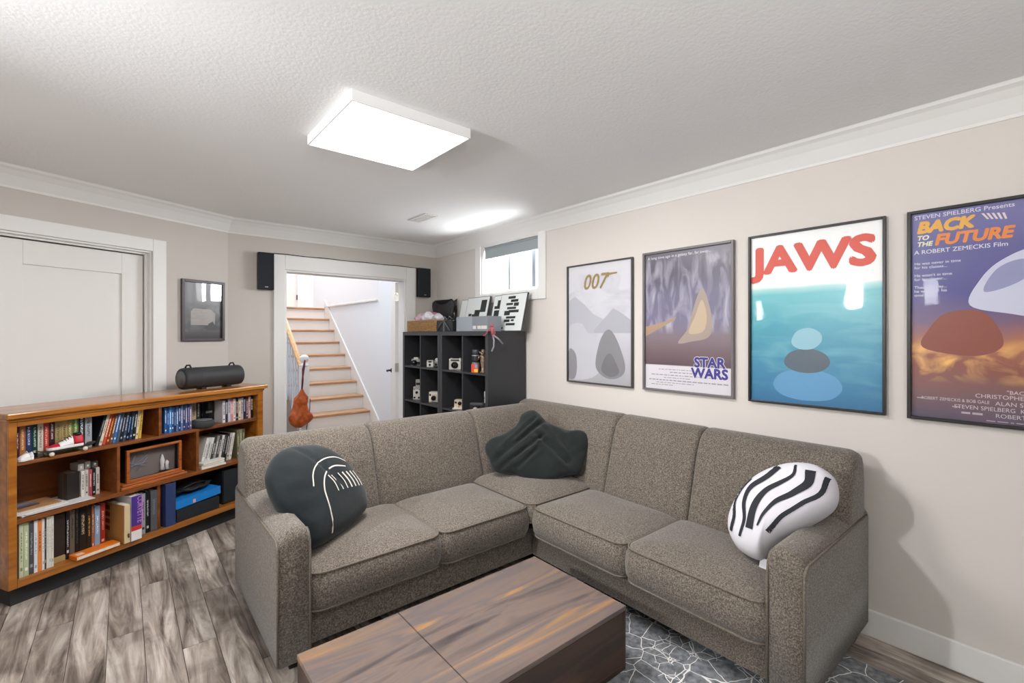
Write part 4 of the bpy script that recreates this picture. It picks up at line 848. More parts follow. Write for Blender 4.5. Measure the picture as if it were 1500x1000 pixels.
for i, (u, v, a, w, d, c, lab) in enumerate([(.075, .05, 4, .30, .20, 'e8e6e2', 'lowest white paper sheet on the middle left shelf'), (.09, .045, -3, .28, .21, 'dcdad8', 'grey-white paper sheet in the pile on the middle left shelf'), (.06, .06, 2, .21, .2, 'eeece8', 'upper white paper sheet in the pile on the middle left shelf'), (.065, .11, -2, .19, .17, 'b98a5c', 'brown folder on top of the papers on the middle left shelf'), (.07, .15, 6, .12, .12, '6f6a72', 'glossy dark leaflet on top of the brown folder')]):
    t = box('paper_sheet' if i < 3 else ('folder' if i == 3 else 'leaflet'), art('leaflet_art', [(0, '4a4650'), (.5, 'a9a2a8'), (1, '3c3a44')], warp=.5) if i == 4 else P('paper_' + c, c, .6), None, 0, w, 0, d, 0, .0035)
    t.location = bk(u, v, pz); t.rotation_euler = (0, 0, BA + R(a)); tag(t, lab, 'paper' if i < 3 else ('folder' if i == 3 else 'leaflet')); pz += .0042
# boxed picture display
t = thing('picture_box', 'deep wooden box frame holding a dark grey scene on a wooden plinth', 'picture', bk(.50, .035, .4352), (0, 0, BA))
M_fro = wood('orange_wood', [(.3, '8a4416'), (.6, 'b0622a'), (.8, 'c4753a')], (2, 16, 16), .35)
box('plinth', M_fro, t, 0, .375, 0, .20, 0, .018, .005); box('plinth', M_fro, t, .012, .363, .012, .19, .018, .028, .004)
m = MB(); fx0, fx1, fz0, fz1, fy = .042, .358, .028, .222, .030
m.box(fx0, fx0 + .016, fy, fy + .018, fz0, fz1); m.box(fx1 - .016, fx1, fy, fy + .018, fz0, fz1); m.box(fx0 + .016, fx1 - .016, fy, fy + .018, fz0, fz0 + .014); m.box(fx0 + .016, fx1 - .016, fy, fy + .018, fz1 - .014, fz1)
m.build('box_frame', M_fro, t, bev=.002)
M_bx = P('box_black', '1a1715', .5)
m = MB(); m.box(fx0, fx0 + .006, fy + .018, fy + .16, fz0, fz1); m.box(fx1 - .006, fx1, fy + .018, fy + .16, fz0, fz1); m.box(fx0, fx1, fy + .018, fy + .16, fz1 - .006, fz1); m.box(fx0, fx1, fy + .018, fy + .16, fz0, fz0 + .006); m.build('box_side', M_bx, t)
sc_ = art('grey_scene', [(0, '7b7270'), (.3, '4d484c'), (.7, '3b3a42'), (1, '4f5058')], warp=.3, noise=('9fa0aa', .7, (12, 20, 12), .02, .98))
m = MB(); m.T = frame((fx0 + .006, fy + .06, fz0 + .006), (1, 0, 0), (0, 0, 1)); m.box(0, fx1 - fx0 - .012, 0, fz1 - fz0 - .012, -.003, 0); m.build('backdrop', sc_, t)
M_rod = P('grey_rod', '8d93a8', .4)
m = MB(); yb_ = fy + .052; x_ = fx0 + .01
for a, b in [((.0, .03), (.13, .115)), ((.0, .10), (.12, .05)), ((.03, .02), (.06, .125)), ((.07, .03), (.13, .10)), ((.0, .06), (.13, .075))]: m.tube([(x_ + a[0], yb_, fz0 + .02 + a[1]), (x_ + b[0], yb_, fz0 + .02 + b[1])], .0016, 5)
m.build('thin_rod', M_rod, t)
m = MB(); m.lathe([(.001, 0), (.016, 0), (.010, .03), (.014, .06), (.006, .09), (.001, .10)], (fx0 + .225, fy + .05, fz0 + .02), 10); m.lathe([(.001, 0), (.012, .004), (.009, .03), (.012, .05), (.001, .062)], (fx0 + .252, fy + .048, fz0 + .014), 10); m.build('white_crystal', P('white_stone', 'd8d6d8', .5), t)
m = MB(); m.box(fx0 + .014, fx1 - .014, fy + .008, fy + .0095, fz0 + .012, fz1 - .012); m.build('glass_front', M_glass, t)
# bottom left shelf
BLB = [(.066, .083, .268, 'c9cfb0', '7f8a5c', 'pale green and white'), (.083, .103, .268, 'b7c49a', 'f0f0ea', 'light green'), (.103, .122, .266, '4a4c54', '9a9aa4', 'charcoal'), (.122, .137, .264, 'e6e2e4', '9aa0b4', 'white and lilac'), (.137, .153, .262, 'e0843a', '7a2f1c', 'orange spotted'), (.153, .164, .264, 'e4e0de', 'a8a4a2', 'white'), (.164, .171, .262, '3a3a3c', 'c9c7c4', 'thin dark'), (.171, .181, .266, 'dedbd2', 'a9a598', 'cream white'), (.181, .190, .266, 'e6e3dc', 'b4b0a4', 'ivory'), (.190, .201, .266, 'd9d6cc', 'a09c90', 'greyish white')]
series(BLB, 'tall book', 'on the bottom left shelf', .1352, .055, .20, 'book')
t = thing('face_out_book', 'dark brown picture book turned cover outwards on the bottom left shelf', 'book', bk(.203, .085, .1352), (0, 0, BA))
box('cover', art('dark_cover', [(0, '2c201c'), (.5, '4a3932'), (1, '2a211f')], warp=.5, noise=('8d7a6c', .5, (18, 14, 18), .02, .98)), t, 0, .058, 0, .02, .032, .255, .002); box('booklet_base', P('cover_a98f60', 'a98f60', .6), t, 0, .058, -.004, .02, 0, .031, .002); box('pages', M_page, t, .002, .056, .0205, .10, .034, .252)
BL2 = [(.264, .281, .262, '1d1c1e', 'c9c9cc', 'black and silver'), (.281, .303, .255, '5f5348', '2c2622', 'brown grey'), (.304, .322, .262, '121113', '4a4648', 'plain black'), (.323, .356, .262, '17130f', 'b9a684', 'black gold-lettered'), (.357, .379, .255, '2a1c10', 'b58a3c', 'dark brown gold-lettered'), (.379, .392, .248, '9a5c40', 'd8b49a', 'copper'), (.393, .419, .242, '8aa2bc', 'dfe6ec', 'pale blue'), (.420, .444, .245, '9a2418', 'd8b0a0', 'red')]
series(BL2, 'book', 'right of the face-out book, bottom shelf', .1352, .085, .17, 'book')
t = thing('orange_book', 'bright orange book lying flat at the front of the bottom shelf', 'book', bk(.275, .008, .1352), (0, 0, BA + R(1)))
box('cover', P('orange_cover', 'e2781e', .4), t, 0, .205, 0, .072, 0, .022, .0015); box('pages', M_page, t, .003, .202, -.0006, .06, .003, .018); box('price_label', P('label_pink', 'f0c9b8', .5), t, .012, .045, .012, .045, .0221, .0226)
t = thing('cream_book', 'thick cream and tan book sticking out beside the orange book', 'book', bk(.498, .006, .1352), (0, 0, BA))
box('cover', P('cream_cover', 'd8c49a', .5), t, 0, .030, 0, .215, 0, .222, .002); box('cover_panel', art('tan_cover', [(0, 'b98a52'), (1, 'c79a60')]), t, -.0008, -.0002, .004, .21, .004, .218); box('pages', M_page, t, .002, .028, .003, .212, .2205, .2226); 
m = MB(); 
for k in range(4): m.box(-.0014, -.0009, .14, .20, .06 + k * .04, .085 + k * .04)
m.build('red_block', P('brick_red', '8a3a24', .5), t)
m = MB(); m.lathe([(.001, 0), (.005, .002), (.004, .010), (.006, .02), (.001, .026)], (.020, -.003, .03), 8); m.build('spine_figure', P('spine_brown', '5c3420', .5), t)
t = thing('purple_book', 'thick purple spined book with pink lettering sticking out of the bottom shelf', 'book', bk(.531, .004, .1352), (0, 0, BA))
w_ = .056
m = MB(); m.box(0, w_, 0, .003, 0, .262); m.box(0, .003, .003, .215, 0, .262); m.box(w_ - .003, w_, .003, .215, 0, .262); m.build('cover', P('grey_white_cover', 'c9c4cc', .4), t); box('pages', M_page, t, .003, w_ - .003, .003, .212, .003, .256)
box('spine_panel', art('purple_spine', [(0, 'efeaea'), (.001, 'efeaea')]), t, .001, w_ - .001, -.0006, 0, .001, .06); box('spine_panel', P('spine_red', 'c83a30', .4), t, .001, w_ - .001, -.0008, -.0001, .058, .085); box('spine_panel', P('spine_purple', '4a3486', .4), t, .001, w_ - .001, -.0006, 0, .085, .261)
lettering('spine_lettering', 'CORVETTE', .044, P('pink_print', 'c98ad0', .4), t, (.033, -.0009, .256), rot3=(R(90), R(90), 0), sx=.72, bold=.0006)
for a, b, h, v, c1, c2, lab in [(.590, .612, .262, .06, '2a2a2e', '8d8f96', 'dark grey book just right of the purple spined book'), (.612, .636, .245, .055, '98999c', '2c2c30', 'silver grey book between dark ones on the bottom shelf'), (.637, .659, .255, .055, '141416', 'd0d0d4', 'black book with white lettering left of the shelf pillar'), (.662, .700, .248, .05, '56565a', '7a7a7e', 'thick grey book against the bottom shelf pillar')]:
    book(a, b, .1352, h, v, .19, c1, c2, lab)
t = thing('ring_binder', 'tall navy blue binder standing right of the bottom shelf pillar', 'binder', bk(.738, .03, .1352), (0, 0, BA)); m = MB(); m.box(0, .060, 0, .003, 0, .27); m.box(0, .003, .003, .23, 0, .27); m.box(.057, .060, .003, .23, 0, .27); m.build('cover', P('navy_cloth', '2c3a66', .6), t, bev=.001); box('pages', M_page, t, .006, .054, .02, .22, .004, .262)
t = thing('shoe_box', 'black shoe box with a bright blue lid on the bottom shelf', 'box', bk(.812, .035, .1352), (0, 0, BA)); box('body', P('shoe_box_black', '24282d', .5), t, 0, .285, .006, .20, 0, .085, .002); m = MB(); m.T = Matrix.Translation((0, 0, .078)) @ Matrix.Rotation(R(-3), 4, 'Y'); m.box(-.008, .293, 0, .208, .008, .060); m.build('lid', P('lid_blue', '1c7fd0', .4), t, bev=.002)
m = MB(); m.T = Matrix.Translation((0, 0, .078)) @ Matrix.Rotation(R(-3), 4, 'Y'); m.box(.10, .118, -.001, 0, .014, .036); m.build('paper_sticker', P('sticker_pink', 'e0a9a0', .6), t)
def clothfn(a, t_):
    r = [.0, .09, .115, .12, .10, .07, .03, 0][min(7, int(t_ * 7))]; q = t_ * 7; i = min(int(q), 6); w = [.0, .10, .125, .13, .11, .08, .04, .002]; r = w[i] + (w[i + 1] - w[i]) * (q - i)
    k = 1 + .10 * math.sin(5 * a + 6 * t_) + .07 * math.sin(11 * a - 9 * t_); return (.135 + r * 1.0 * math.cos(a) * k, .095 + .075 * r / .13 * math.sin(a) * k, .158 + .055 * t_ + .006 * math.sin(6 * a + 3))
gb = thing('black_cloth_bag', 'crumpled black fabric bag lying on the blue lidded shoe box', 'bag', bk(.822, .04, .1352), (0, 0, BA)); blob(clothfn, 36, 16).build('bag_body', P('black_nylon', '1a1b1d', .55, bump=.6, bscale=45), gb)
m = MB(); m.tube([(.02, .05, .165), (.06, .03, .205), (.13, .04, .214), (.2, .05, .205), (.24, .08, .17)], .005, 6); m.build('strap', M_black, gb)
t = thing('black_speaker_box', 'black boxy speaker at the right end of the bottom shelf', 'speaker', bk(1.145, .07, .1352), (0, 0, BA)); box('cabinet', M_black, t, 0, .12, .006, .2, 0, .24, .004); box('grille', M_spk, t, .006, .114, 0, .006, .006, .234, .002)
# sneaker on a toy skateboard, white cap by it
t = thing('toy_skateboard', 'small toy skateboard carrying a red and white sneaker on the upper left shelf', 'skateboard', bk(.130, .050, .7172), (0, 0, BA + R(-1.5)))
m = MB(); m.T = Matrix.Translation((0, 0, .022))
m.loft([[(x, y * k, z + zz) for y, zz in ((-.026, 0), (.026, 0), (.026, .004), (-.026, .004))] for x, z, k in ((0, .012, .5), (.008, .009, .85), (.03, .001, 1), (.12, 0, 1), (.21, .001, 1), (.232, .010, .85), (.242, .014, .5))], sm=False); m.build('deck', P('deck_black', '2b2724', .5), t)
for x in (.05, .19):
    m = MB(); m.tube([(x, -.022, .012), (x, .022, .012)], .003, 6); m.box(x - .008, x + .008, -.008, .008, .012, .022); m.build('truck', M_metal, t)
    for y in (-.024, .024): m = MB(); m.lathe([(.001, -.006), (.010, -.006), (.0115, 0), (.010, .006), (.001, .006)], (x, y, .0118), 14, 'y'); m.build('wheel', P('wheel_cream', 'd9cfc0', .5), t)
def shoe(name, label, loc, ang, L_, W_, Hh, upper, accent, solec, collar, swoosh=None, high=True):
    t = thing(name, label, 'shoe', loc, (0, 0, ang))
    st_ = [(0, .60), (.04, .82), (.15, .92), (.3, .85), (.45, .86), (.62, 1.0), (.78, 1.0), (.9, .85), (.97, .55), (1, .22)]
    m = MB(); m.loft([[(L_ * f, W_ * k * y, z) for y, z in ((-.5, .002), (.5, .002), (.53, .010), (.5, .016), (-.5, .016), (-.53, .010))] for f, k in st_], sm=False); m.build('sole', solec, t)
    hp = [(0, Hh * .85), (.04, Hh), (.15, Hh), (.3, Hh * .93), (.42, Hh * .78), (.55, Hh * .62), (.68, Hh * .48), (.82, Hh * .40), (.93, Hh * .32), (.985, Hh * .22)] if high else [(0, Hh * .7), (.04, Hh * .8), (.15, Hh * .75), (.3, Hh * .7), (.42, Hh * .8), (.55, Hh * .72), (.68, Hh * .6), (.82, Hh * .48), (.93, Hh * .36), (.985, Hh * .24)]
    kk = dict(st_)
    def sec(f, z, k, zt):
        w = W_ * k * .47; return [(L_ * f, w * math.cos(a) * (1 if math.sin(a) < .3 else 1 - .38 * (math.sin(a) - .3)), .015 + (zt - .015) * max(0, math.sin(a))) for a in [math.pi * q / 12 for q in range(13)]]
    kf = lambda f: next(a[1] + (b[1] - a[1]) * (f - a[0]) / (b[0] - a[0]) for a, b in zip(st_, st_[1:]) if a[0] <= f <= b[0])
    rings = [sec(f, 0, kf(f), z) for f, z in hp]
    m = MB(); m.loft(rings); m.build('upper', upper, t)
    for a, b, s_ in ((0, 3, 1.02), (6, 9, 1.03)):
        m = MB(); rr = [[(p[0] + (-.001 if a == 0 else .0006), p[1] * s_, .0145 + (p[2] - .0145) * 1.03) for q, p in enumerate(rings[i])] for i in range(a, b + 1)]; m.loft(rr); m.build('overlay', accent, t)
    if collar: m = MB(); m.lathe([(.001, 0), (.016, 0), (.019, .006), (.016, .012), (.001, .013)], (L_ * .14, 0, Hh - .006), 14); m.build('collar', collar, t)
    m = MB()
    for i in range(4): f = .34 + .07 * i; z = Hh * (.90 - .085 * (i * 1.15)); m.tube([(L_ * f, -W_ * .22, z - .008), (L_ * f + .003, 0, z + .003), (L_ * f, W_ * .22, z - .008)], .0016, 5)
    m.build('lace', collar or solec, t)
    if swoosh:
        m = MB(); y = -W_ * .475; pts = [(.28, .028), (.33, .022), (.42, .024), (.62, .042), (.44, .032), (.36, .031), (.30, .036)]
        m.add([(L_ * f, y - .003, z) for f, z in pts] + [(L_ * f, y + .004, z) for f, z in pts], [tuple(range(7))] + [(i, (i + 1) % 7, 7 + (i + 1) % 7, 7 + i) for i in range(7)]); m.build('side_mark', swoosh, t)
    return t
shoe('sneaker', 'miniature red and white high-top sneaker on the toy skateboard', bk(.318, .047, .7172 + .0275), BA + R(178.5), .150, .050, .066, P('leather_white', 'ece9ea', .45), P('leather_red', 'b81e32', .45), P('sole_white', 'e9e6e2', .5), P('leather_black', '18181b', .5), P('mark_black', '202024', .5))
shoe('white_sneaker', 'small white sneaker beside the left end of the toy skateboard', bk(.112, .046, .7172), BA + R(186), .060, .042, .05, MATS['leather_white'], P('leather_pale', 'dcdae0', .5), MATS['sole_white'], None, None, False)
# black tube speaker on top
t = thing('tube_speaker', 'black cylindrical portable speaker bag with straps on top of the bookcase', 'speaker', bk(.93, .19, .9655), (0, 0, BA + R(-3)))
r_ = .074
m = MB(); m.lathe([(.001, 0), (r_ - .012, 0), (r_ - .003, .006), (r_, .018), (r_, .10), (r_ + .001, .105), (r_, .11), (r_, .40), (r_ - .003, .412), (r_ - .012, .418), (.001, .418)], (0, 0, r_ + .006), 32, 'x'); m.build('body', P('tube_charcoal', '2f3032', .6, bump=.2, bscale=250), t)
for x in (.04, .35): m = MB(); m.tube([(x, .02, r_ * 2 + .004), (x + .004, .01, r_ * 2 + .022), (x + .018, 0, r_ * 2 + .024), (x + .02, -.012, r_ * 2 + .004)], .006, 6); m.build('strap_loop', M_black, t)
for x in (.12, .30): box('rubber_foot', M_black, t, x, x + .035, -.03, .03, 0, .012, .002)
m = MB(); m.lathe([(r_ - .02, -.001), (r_ - .02, .0), (r_ - .016, .0)], (0, 0, r_ + .006), 28, 'x'); m.build('end_ring', P('grey_ring', '58595b', .5), t)
# ------------------------------------------------------------------ black cube shelves against the right wall (local: x to the viewer's right, y into the unit)
M_cube = P('cube_black_brown', '333437', .36, spec=.45); M_cedge = P('cube_edge_grey', '4a4d54', .4)
QX, QD, QT = 2.17, .385, 1.375
def cube_unit(y_hi, y_lo, label):
    W_ = y_hi - y_lo; t = thing('cube_shelf', label, 'shelf', (QX, y_hi, 0), (0, 0, R(-90)), 'black cube shelves in the corner')
    e = .036; ie = .016
    box('side_panel', M_cube, t, 0, e, 0, QD, 0, QT - e, .001); box('side_panel', M_cube, t, W_ - e, W_, 0, QD, 0, QT - e, .001); box('top_panel', M_cube, t, 0, W_, 0, QD, QT - e, QT, .001); box('bottom_panel', M_cube, t, e, W_ - e, .001, QD, 0, e, .001)
    for z in (.37, .705, 1.04): box('shelf', M_cube, t, e, W_ - e, .002, QD - .008, z - ie, z, .001)
    zs = [e, .37 - ie, .37, .705 - ie, .705, 1.04 - ie, 1.04, QT - e]
    for i in range(4): box('divider', M_cube, t, W_ / 2 - ie / 2, W_ / 2 + ie / 2, .002, QD - .008, zs[2 * i], zs[2 * i + 1])
    box('back_panel', M_cube, t, e, W_ - e, QD - .008, QD - .002, e, QT - e)
    return t
cube_unit(4.318, 3.606, 'black open cube shelf unit standing in the corner beside the doorway'); cube_unit(3.602, 2.890, 'black open cube shelf unit nearer the posters, its side facing us')
def cq(y, x, z): return (x, y, z)
M_sil = P('camera_silver', 'b9b7b2', .35, metal=.6); M_cw = P('camera_white', 'dcd8d0', .45); M_cb = P('camera_black', '1a1a1b', .5); M_lens = P('lens_glass', '0a0c12', .08, spec=.8); M_cream = P('camera_cream', 'd3c3aa', .5)
def camera(label, y, x, z, w, h, d, body, topm, lens_r, lens_l, lens_x=0., lens_z=None, parts=(), rot=38, sc=.77, group='old cameras in the cube shelves'):
    """local x to the viewer's right, -y towards the room"""
    t = thing('vintage_camera', label, 'camera', (x, y, z), (0, 0, R(-90 + rot)), group); t.scale = (sc, sc, sc)
    box('body', body, t, -w / 2, w / 2, 0, d, 0, h * .78, .004); box('top_plate', topm, t, -w / 2 + .001, w / 2 - .001, .001, d - .001, h * .78, h, .004)
    lz = lens_z if lens_z else h * .42
    m = MB(); m.lathe([(.001, .002), (lens_r, .002), (lens_r, -lens_l * .45), (lens_r * .88, -lens_l * .5), (lens_r * .88, -lens_l), (lens_r * .72, -lens_l), (lens_r * .70, -lens_l + .004), (.001, -lens_l + .004)], (lens_x, 0, lz), 20, 'y'); lb = m.build('lens_barrel', M_cb if body is not M_cb else M_sil, t)
    m = MB(); m.lathe([(.001, -lens_l + .0035), (lens_r * .68, -lens_l + .0032), (.4 * lens_r, -lens_l + .001), (.001, -lens_l)], (lens_x, 0, lz), 16, 'y'); m.build('lens_front', M_lens, lb)
    for pn, kind, a, mt in parts:
        m = MB()
        if kind == 'box': m.box(*a)
        elif kind == 'cyl': m.lathe([(.001, 0), (a[3], 0), (a[3], a[4]), (.001, a[4])], a[:3], 14, a[5] if len(a) > 5 else 'z')
        m.build(pn, mt, t, bev=.001 if kind == 'box' else 0)
    return t
Z1, Z2 = 1.0402, .7052
camera('silver film camera with a black lens in the top far-left cube', 4.17, 2.24, Z1, .135, .085, .05, M_sil, M_sil, .034, .055, -.02, .038, [('prism_hump', 'box', (-.035, .025, .006, .046, .085, .105), M_cw), ('dial', 'cyl', (.05, .025, .085, .011, .008), M_sil), ('grip_band', 'box', (-.068, .068, -.001, .001, .012, .05), M_cb)])
camera('small silver box camera in the second cube of the top row', 3.89, 2.235, Z1, .085, .085, .06, M_cw, M_sil, .014, .012, 0, .028, [('viewfinder', 'box', (-.02, .02, -.002, .01, .055, .075), M_cb), ('winder', 'cyl', (.043, .03, .05, .008, .01, 'x'), M_cb)])
camera('black and silver camera beside the small box camera, partly behind the shelf edge', 3.815, 2.27, Z1, .085, .075, .05, M_cb, M_sil, .026, .03, -.005, .035, [('round_flash', 'cyl', (-.005, -.002, .09, .024, .012, 'y'), M_cw), ('flash_stem', 'box', (-.012, .002, .0, .02, .075, .085), M_cb)])
camera('wide silver rangefinder camera in the third cube of the top row', 3.458, 2.235, Z1, .115, .098, .06, M_sil, M_cw, .030, .028, 0, .042, [('window_strip', 'box', (-.04, .04, -.002, .004, .079, .092), M_cb), ('dial', 'cyl', (.04, .03, .098, .011, .007), M_sil), ('dial', 'cyl', (-.04, .03, .098, .011, .007), M_sil), ('dark_end', 'box', (.058, .07, .004, .05, .01, .07), M_cb)], sc=.98)
camera('pale box camera with two knobs in the far-left middle cube', 4.155, 2.24, Z2, .105, .165, .07, M_cw, M_sil, .017, .012, .0, .09, [('knob', 'cyl', (-.03, -.012, .025, .012, .014, 'y'), M_cb), ('knob', 'cyl', (.03, -.012, .025, .012, .014, 'y'), M_cb), ('small_screw', 'cyl', (-.035, -.004, .125, .005, .006, 'y'), M_cb), ('small_screw', 'cyl', (.035, -.004, .125, .005, .006, 'y'), M_cb), ('flash_head', 'box', (-.02, .052, .01, .06, .165, .255), M_sil), ('flash_window', 'box', (-.014, .046, .006, .012, .185, .215), M_cb)])
camera('white instant camera with a square lens board in the second middle cube', 3.838, 2.24, Z2, .115, .135, .09, M_cw, M_cw, .030, .03, .01, .062, [('lens_board', 'box', (-.025, .045, -.006, .002, .02, .105), M_cream), ('viewfinder', 'box', (-.05, -.03, -.003, .004, .085, .11), M_cb), ('front_edge', 'box', (-.056, .056, -.002, .001, .004, .014), M_cb)])
camera('cream folding instant camera with a colour stripe in the third middle cube', 3.40, 2.235, Z2, .105, .10, .09, M_cream, M_cream, .022, .016, .015, .062, [('colour_stripe', 'box', (-.004, .010, -.002, .001, .004, .038), P('stripe_orange', 'c8793a', .5)), ('viewfinder', 'box', (-.045, -.02, -.003, .003, .06, .08), M_cb), ('front_tray', 'box', (-.06, .052, -.035, 0, 0, .016), M_cw)])
camera('black folding camera with bellows in the nearest middle cube', 3.15, 2.245, Z2, .15, .10, .06, M_cb, P('camera_top_grey', '55565a', .4, metal=.4), .026, .05, .0, .04, [('bellows', 'box', (-.034, .034, -.03, 0, .008, .074), M_blackmatt), ('silver_rim', 'cyl', (0, -.052, .04, .024, .004, 'y'), M_sil), ('viewfinder', 'box', (-.012, .025, .012, .04, .082, .098), M_cb)])
t = thing('silver_flash', 'tall thin silver flash stick at the right edge of the nearest middle cube', 'flash', (2.222, 2.985, Z2)); m = MB(); m.lathe([(.001, 0), (.014, 0), (.014, .13), (.010, .135), (.016, .15), (.016, .19), (.001, .19)], n=14); m.build('handle', M_sil, t); box('clip', M_cb, t, -.02, -.012, -.006, .006, .05, .10)
# stacked lens jar and statuette
t = thing('lens_canister', 'dark stacked lens canister with a red and yellow label in the top nearest cube', 'canister', (2.225, 3.126, Z1), (0, 0, R(38)))
m = MB(); m.lathe([(.001, .0), (.043, 0), (.043, .10), (.04, .105), (.001, .105)], n=22); m.build('base_can', P('can_grey', '70767a', .4), t)
m = MB(); m.lathe([(.001, .106), (.040, .106), (.044, .115), (.044, .165), (.040, .172), (.001, .172)], n=22); m.build('lens_barrel', M_cb, t)
m = MB(); m.lathe([(.001, .172), (.046, .172), (.046, .182), (.001, .182)], n=22); m.build('silver_ring', M_sil, t)
m = MB(); m.lathe([(.001, .182), (.040, .182), (.040, .235), (.036, .24), (.001, .24)], n=22); m.build('lens_cap', P('smoky_grey', '3c4046', .3), t)
m = MB(); m.box(-.050, -.0435, -.037, .037, .0, .088); m.build('label_card', P('label_red', 'd8402a', .5), t); m = MB(); m.box(-.0508, -.0502, -.03, .0, .05, .08); m.build('label_patch', P('label_blue', '5aa0c8', .5), t); m = MB(); m.box(-.0508, -.0502, -.034, .006, .006, .036); m.build('label_patch', P('label_yellow', 'd8c840', .5), t); t.scale = (.77, .77, .77)
t = thing('bronze_statuette', 'small mottled bronze statuette at the right of the top nearest cube', 'statuette', (2.23, 3.034, Z1)); M_brz = P('mottled_bronze', '8a7764', .4, metal=.5, var=.5, vscale=40)
m = MB(); m.lathe([(.001, 0), (.036, 0), (.036, .012), (.026, .016), (.022, .05), (.026, .09), (.034, .13), (.030, .165), (.036, .19), (.022, .205), (.014, .212), (.022, .225), (.024, .245), (.016, .262), (.001, .266)], n=12); m.build('figure_body', M_brz, t); m = MB(); m.tube([(-.015, .03, .19), (-.04, .04, .15), (-.045, .01, .185)], .011, 8); m.tube([(-.01, -.03, .19), (-.035, -.03, .21), (-.04, .005, .235)], .010, 8); m.build('figure_arm', M_brz, t); t.scale = (.72, .72, .72)
# small red and grey toy figure hanging over the shelf edge
t = thing('toy_figure', 'small red and grey jointed toy figure hanging over the cube shelf top edge', 'toy', (2.16, 2.872, QT)); M_tr = P('toy_red', 'a8555c', .5); M_tg = P('toy_grey', '8a8890', .5)
m = MB(); m.tube([(.03, -.005, .03), (.03, -.012, .01), (.03, -.016, -.03)], [.012, .016, .011], 10); m.build('toy_body', M_tr, t); m = MB(); m.lathe([(.001, 0), (.010, .004), (.013, .014), (.010, .024), (.001, .028)], (.03, -.004, .032), 12); m.build('toy_head', M_tr, t)
for p in [[(.03, -.006, .02), (.0, -.004, .012), (-.012, .02, -.03), (-.012, .045, -.035)], [(.03, -.012, .02), (.05, -.02, -.015), (.02, -.03, -.045)]]: m = MB(); m.tube(p, .0055, 8); m.build('toy_arm', M_tr, t)
for p in [[(.03, -.016, -.03), (.035, -.05, -.045), (.06, -.05, -.06), (.095, -.06, -.10)], [(.03, -.016, -.035), (.02, -.045, -.07), (.03, -.03, -.12), (.01, -.03, -.155)]]: m = MB(); m.tube(p, .007, 8); m.build('toy_leg', M_tg, t)
# basket with wrapped gifts, bags, box, prints on top
t = thing('wicker_basket', 'rectangular woven tan basket full of clear wrapped pink packages on the cube shelf', 'basket', (2.34, 4.02, QT + .0005)); M_wick = P('wicker', 'b48c5c', .7, var=.4, vscale=60)
bw, bd, bh = .27, .13, .105
for z in range(8):
    m = MB(); zz = .008 + z * .0135; pts = []
    for i in range(64):
        f = i / 64 * 4; k = int(f); g = f - k; c = [(-bd, -bw), (bd, -bw), (bd, bw), (-bd, bw)]; a, b = c[k], c[(k + 1) % 4]; o_ = .003 * math.sin(i * math.pi + z * math.pi); l = math.hypot(*[a[0] + (b[0] - a[0]) * g, a[1] + (b[1] - a[1]) * g])
        x_, y_ = a[0] + (b[0] - a[0]) * g, a[1] + (b[1] - a[1]) * g; pts.append((x_ * (1 + o_ / l), y_ * (1 + o_ / l), zz))
    m.tube(pts, .0068, 5, closed=True); m.build('woven_strand', M_wick, t)
box('basket_inside', P('wicker_dark', '6d5334', .8), t, -bd + .004, bd - .004, -bw + .004, bw - .004, .001, bh - .02)
rnd = random.Random(4)
M_cel = P('cellophane', 'd9d4dc', .12, spec=.9, var=.2, vscale=30, bump=.8, bscale=40)
for i, (x, y, z, r, c, lab) in enumerate([(-.05, .13, .105, .055, 'd9b0bc', 'pink'), (-.06, -.02, .11, .06, 'e4dfe6', 'clear'), (-.04, -.17, .105, .05, 'c9c4cc', 'silver'), (.05, .05, .12, .055, 'c87a94', 'deep pink')]):
    def pf(a, t_, r=r, s=i): 
        R_ = r * math.sin(math.pi * min(.97, max(.03, t_))) ** .6 * (1 + .16 * math.sin(4 * a + 7 * t_ + s) + .1 * math.sin(9 * a - 5 * t_)); return (R_ * math.cos(a), R_ * 1.3 * math.sin(a), -r * .5 + t_ * r * 1.9)
    o = blob(pf, 22, 14).build('wrapped_package', P('wrap_' + c, c, .2, spec=.8, var=.25, vscale=40, bump=.8, bscale=50), t); o.location = (x, y, z); o['label'] = f'{lab} shiny wrapped package'
t = thing('black_gift_bag', 'crumpled black patterned bag standing behind the basket on the cube shelf', 'bag', (2.524, 4.10, QT + .0005), (0, 0, R(-90)))
def gb_(a, t_):
    k = 1 + .06 * math.sin(6 * a + 5 * t_) + .05 * math.sin(11 * a - 8 * t_); rx = .19 + .02 * t_; ry = .042 - .018 * t_
    c, s = math.cos(a), math.sin(a); e = lambda v: math.copysign(abs(v) ** .55, v); return (rx * e(c) * k, ry * e(s) * k, .31 * t_ + (.018 * math.sin(5 * a) if t_ > .9 else 0))
blob(gb_, 40, 14).build('bag_body', P('black_foil', '19191b', .35, var=.6, vscale=30, bump=.7, bscale=35), t)
t = thing('ribboned_box', 'small black gift box tied with grey ribbon beside the basket', 'box', (2.215, 3.735, QT + .0005), (0, 0, R(-90))); box('body', P('gift_black', '202224', .5), t, 0, .27, 0, .16, 0, .10, .003); M_rib = P('ribbon_grey', '5c6064', .4)
m = MB(); m.box(.115, .14, -.0012, .1612, -.0, .1012); m.build('ribbon_band', M_rib, t)
for s_ in (-1, 1): m = MB(); m.tube([(.128, -.004, .10), (.128 + s_ * .05, -.008, .06), (.128 + s_ * .105, -.006, .008)], [.004, .007, .003], 6); m.build('ribbon_tail', M_rib, t); m = MB(); m.tube([(.128, .04, .103), (.128 + s_ * .04, .03, .135), (.128 + s_ * .055, .05, .115), (.128, .045, .104)], .006, 6); m.build('ribbon_loop', M_rib, t)
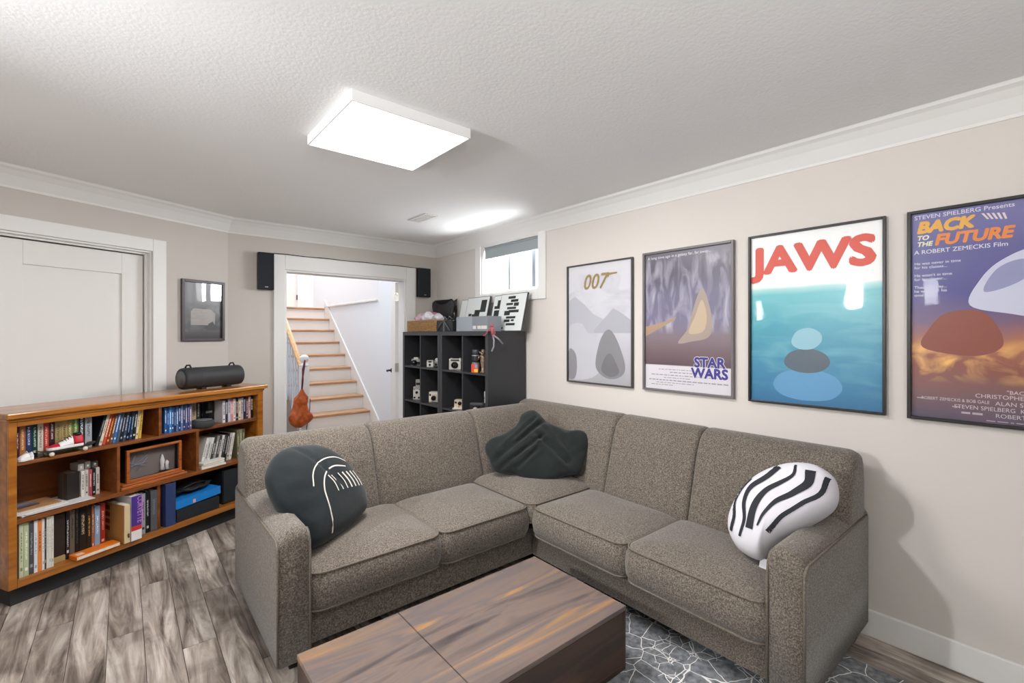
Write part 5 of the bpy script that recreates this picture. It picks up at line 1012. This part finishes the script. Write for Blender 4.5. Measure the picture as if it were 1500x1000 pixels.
t = thing('silver_box', 'long silver-grey carton with a white printed strip on the cube shelf', 'box', (2.235, 3.435, QT + .0005), (0, 0, R(-90))); box('body', P('carton_silver', '9ba2ac', .4), t, 0, .24, 0, .14, 0, .122, .002); box('body', P('carton_dark_silver', '858b94', .4), t, .2405, .455, 0, .14, 0, .122, .002)
for x in (.25, .315, .365): box('white_print', M_cw, t, x, x + (.045 if x < .36 else .08), -.001, -.0001, .018, .045)
M_pr = P('print_white', 'dfe3e2', .45); M_prk = P('print_black', '2b2d2e', .5)
def board(y_left, w, h, xb, xt, label, shapes, thick=.016):
    t = thing('framed_print', label, 'picture', M=frame((xb, y_left, QT + .001), (0, -1, 0), ((xt - xb), 0, h)), group=None)
    box('frame', P('print_frame', '4c4e4f', .4), t, 0, w, 0, h, -thick, 0, .001); box('print', M_pr, t, .005, w - .005, .005, h - .005, .0002, .0008)
    m = MB()
    for k, (a, b, c, d) in enumerate(shapes): box('print_block', M_prk, t, a * w, c * w, b * h, d * h, .0009, .0014)
    return t
board(3.805, .30, .315, 2.475, 2.545, 'white print with scattered black blocks, leftmost of the leaning prints', [(.35, .1, .62, .8), (.7, .3, .9, .55)])
board(3.66, .345, .325, 2.445, 2.520, 'white print with black stepped blocks leaning in front of the leftmost print', [(.10, .12, .32, .42), (.32, .22, .5, .5), (.5, .35, .66, .62), (.66, .55, .9, .9), (.42, .5, .56, .62), (.16, .44, .3, .52), (.3, .1, .62, .2)])
board(3.262, .30, .322, 2.455, 2.530, 'white print with black bars leaning behind the nearest print', [(.08, .62, .4, .7), (.1, .3, .34, .58), (.2, .7, .34, .86), (.05, .12, .4, .24)])
board(3.128, .335, .322, 2.425, 2.500, 'white print with a tall uneven stack of black bars, nearest of the leaning prints', [(.30, .86, .58, .93), (.42, .77, .70, .84), (.26, .69, .52, .75), (.56, .66, .74, .75), (.32, .58, .66, .64), (.40, .49, .78, .56), (.24, .42, .46, .54), (.34, .33, .70, .39), (.28, .24, .50, .31), (.55, .26, .66, .31), (.38, .15, .72, .21), (.10, .05, .28, .11)])
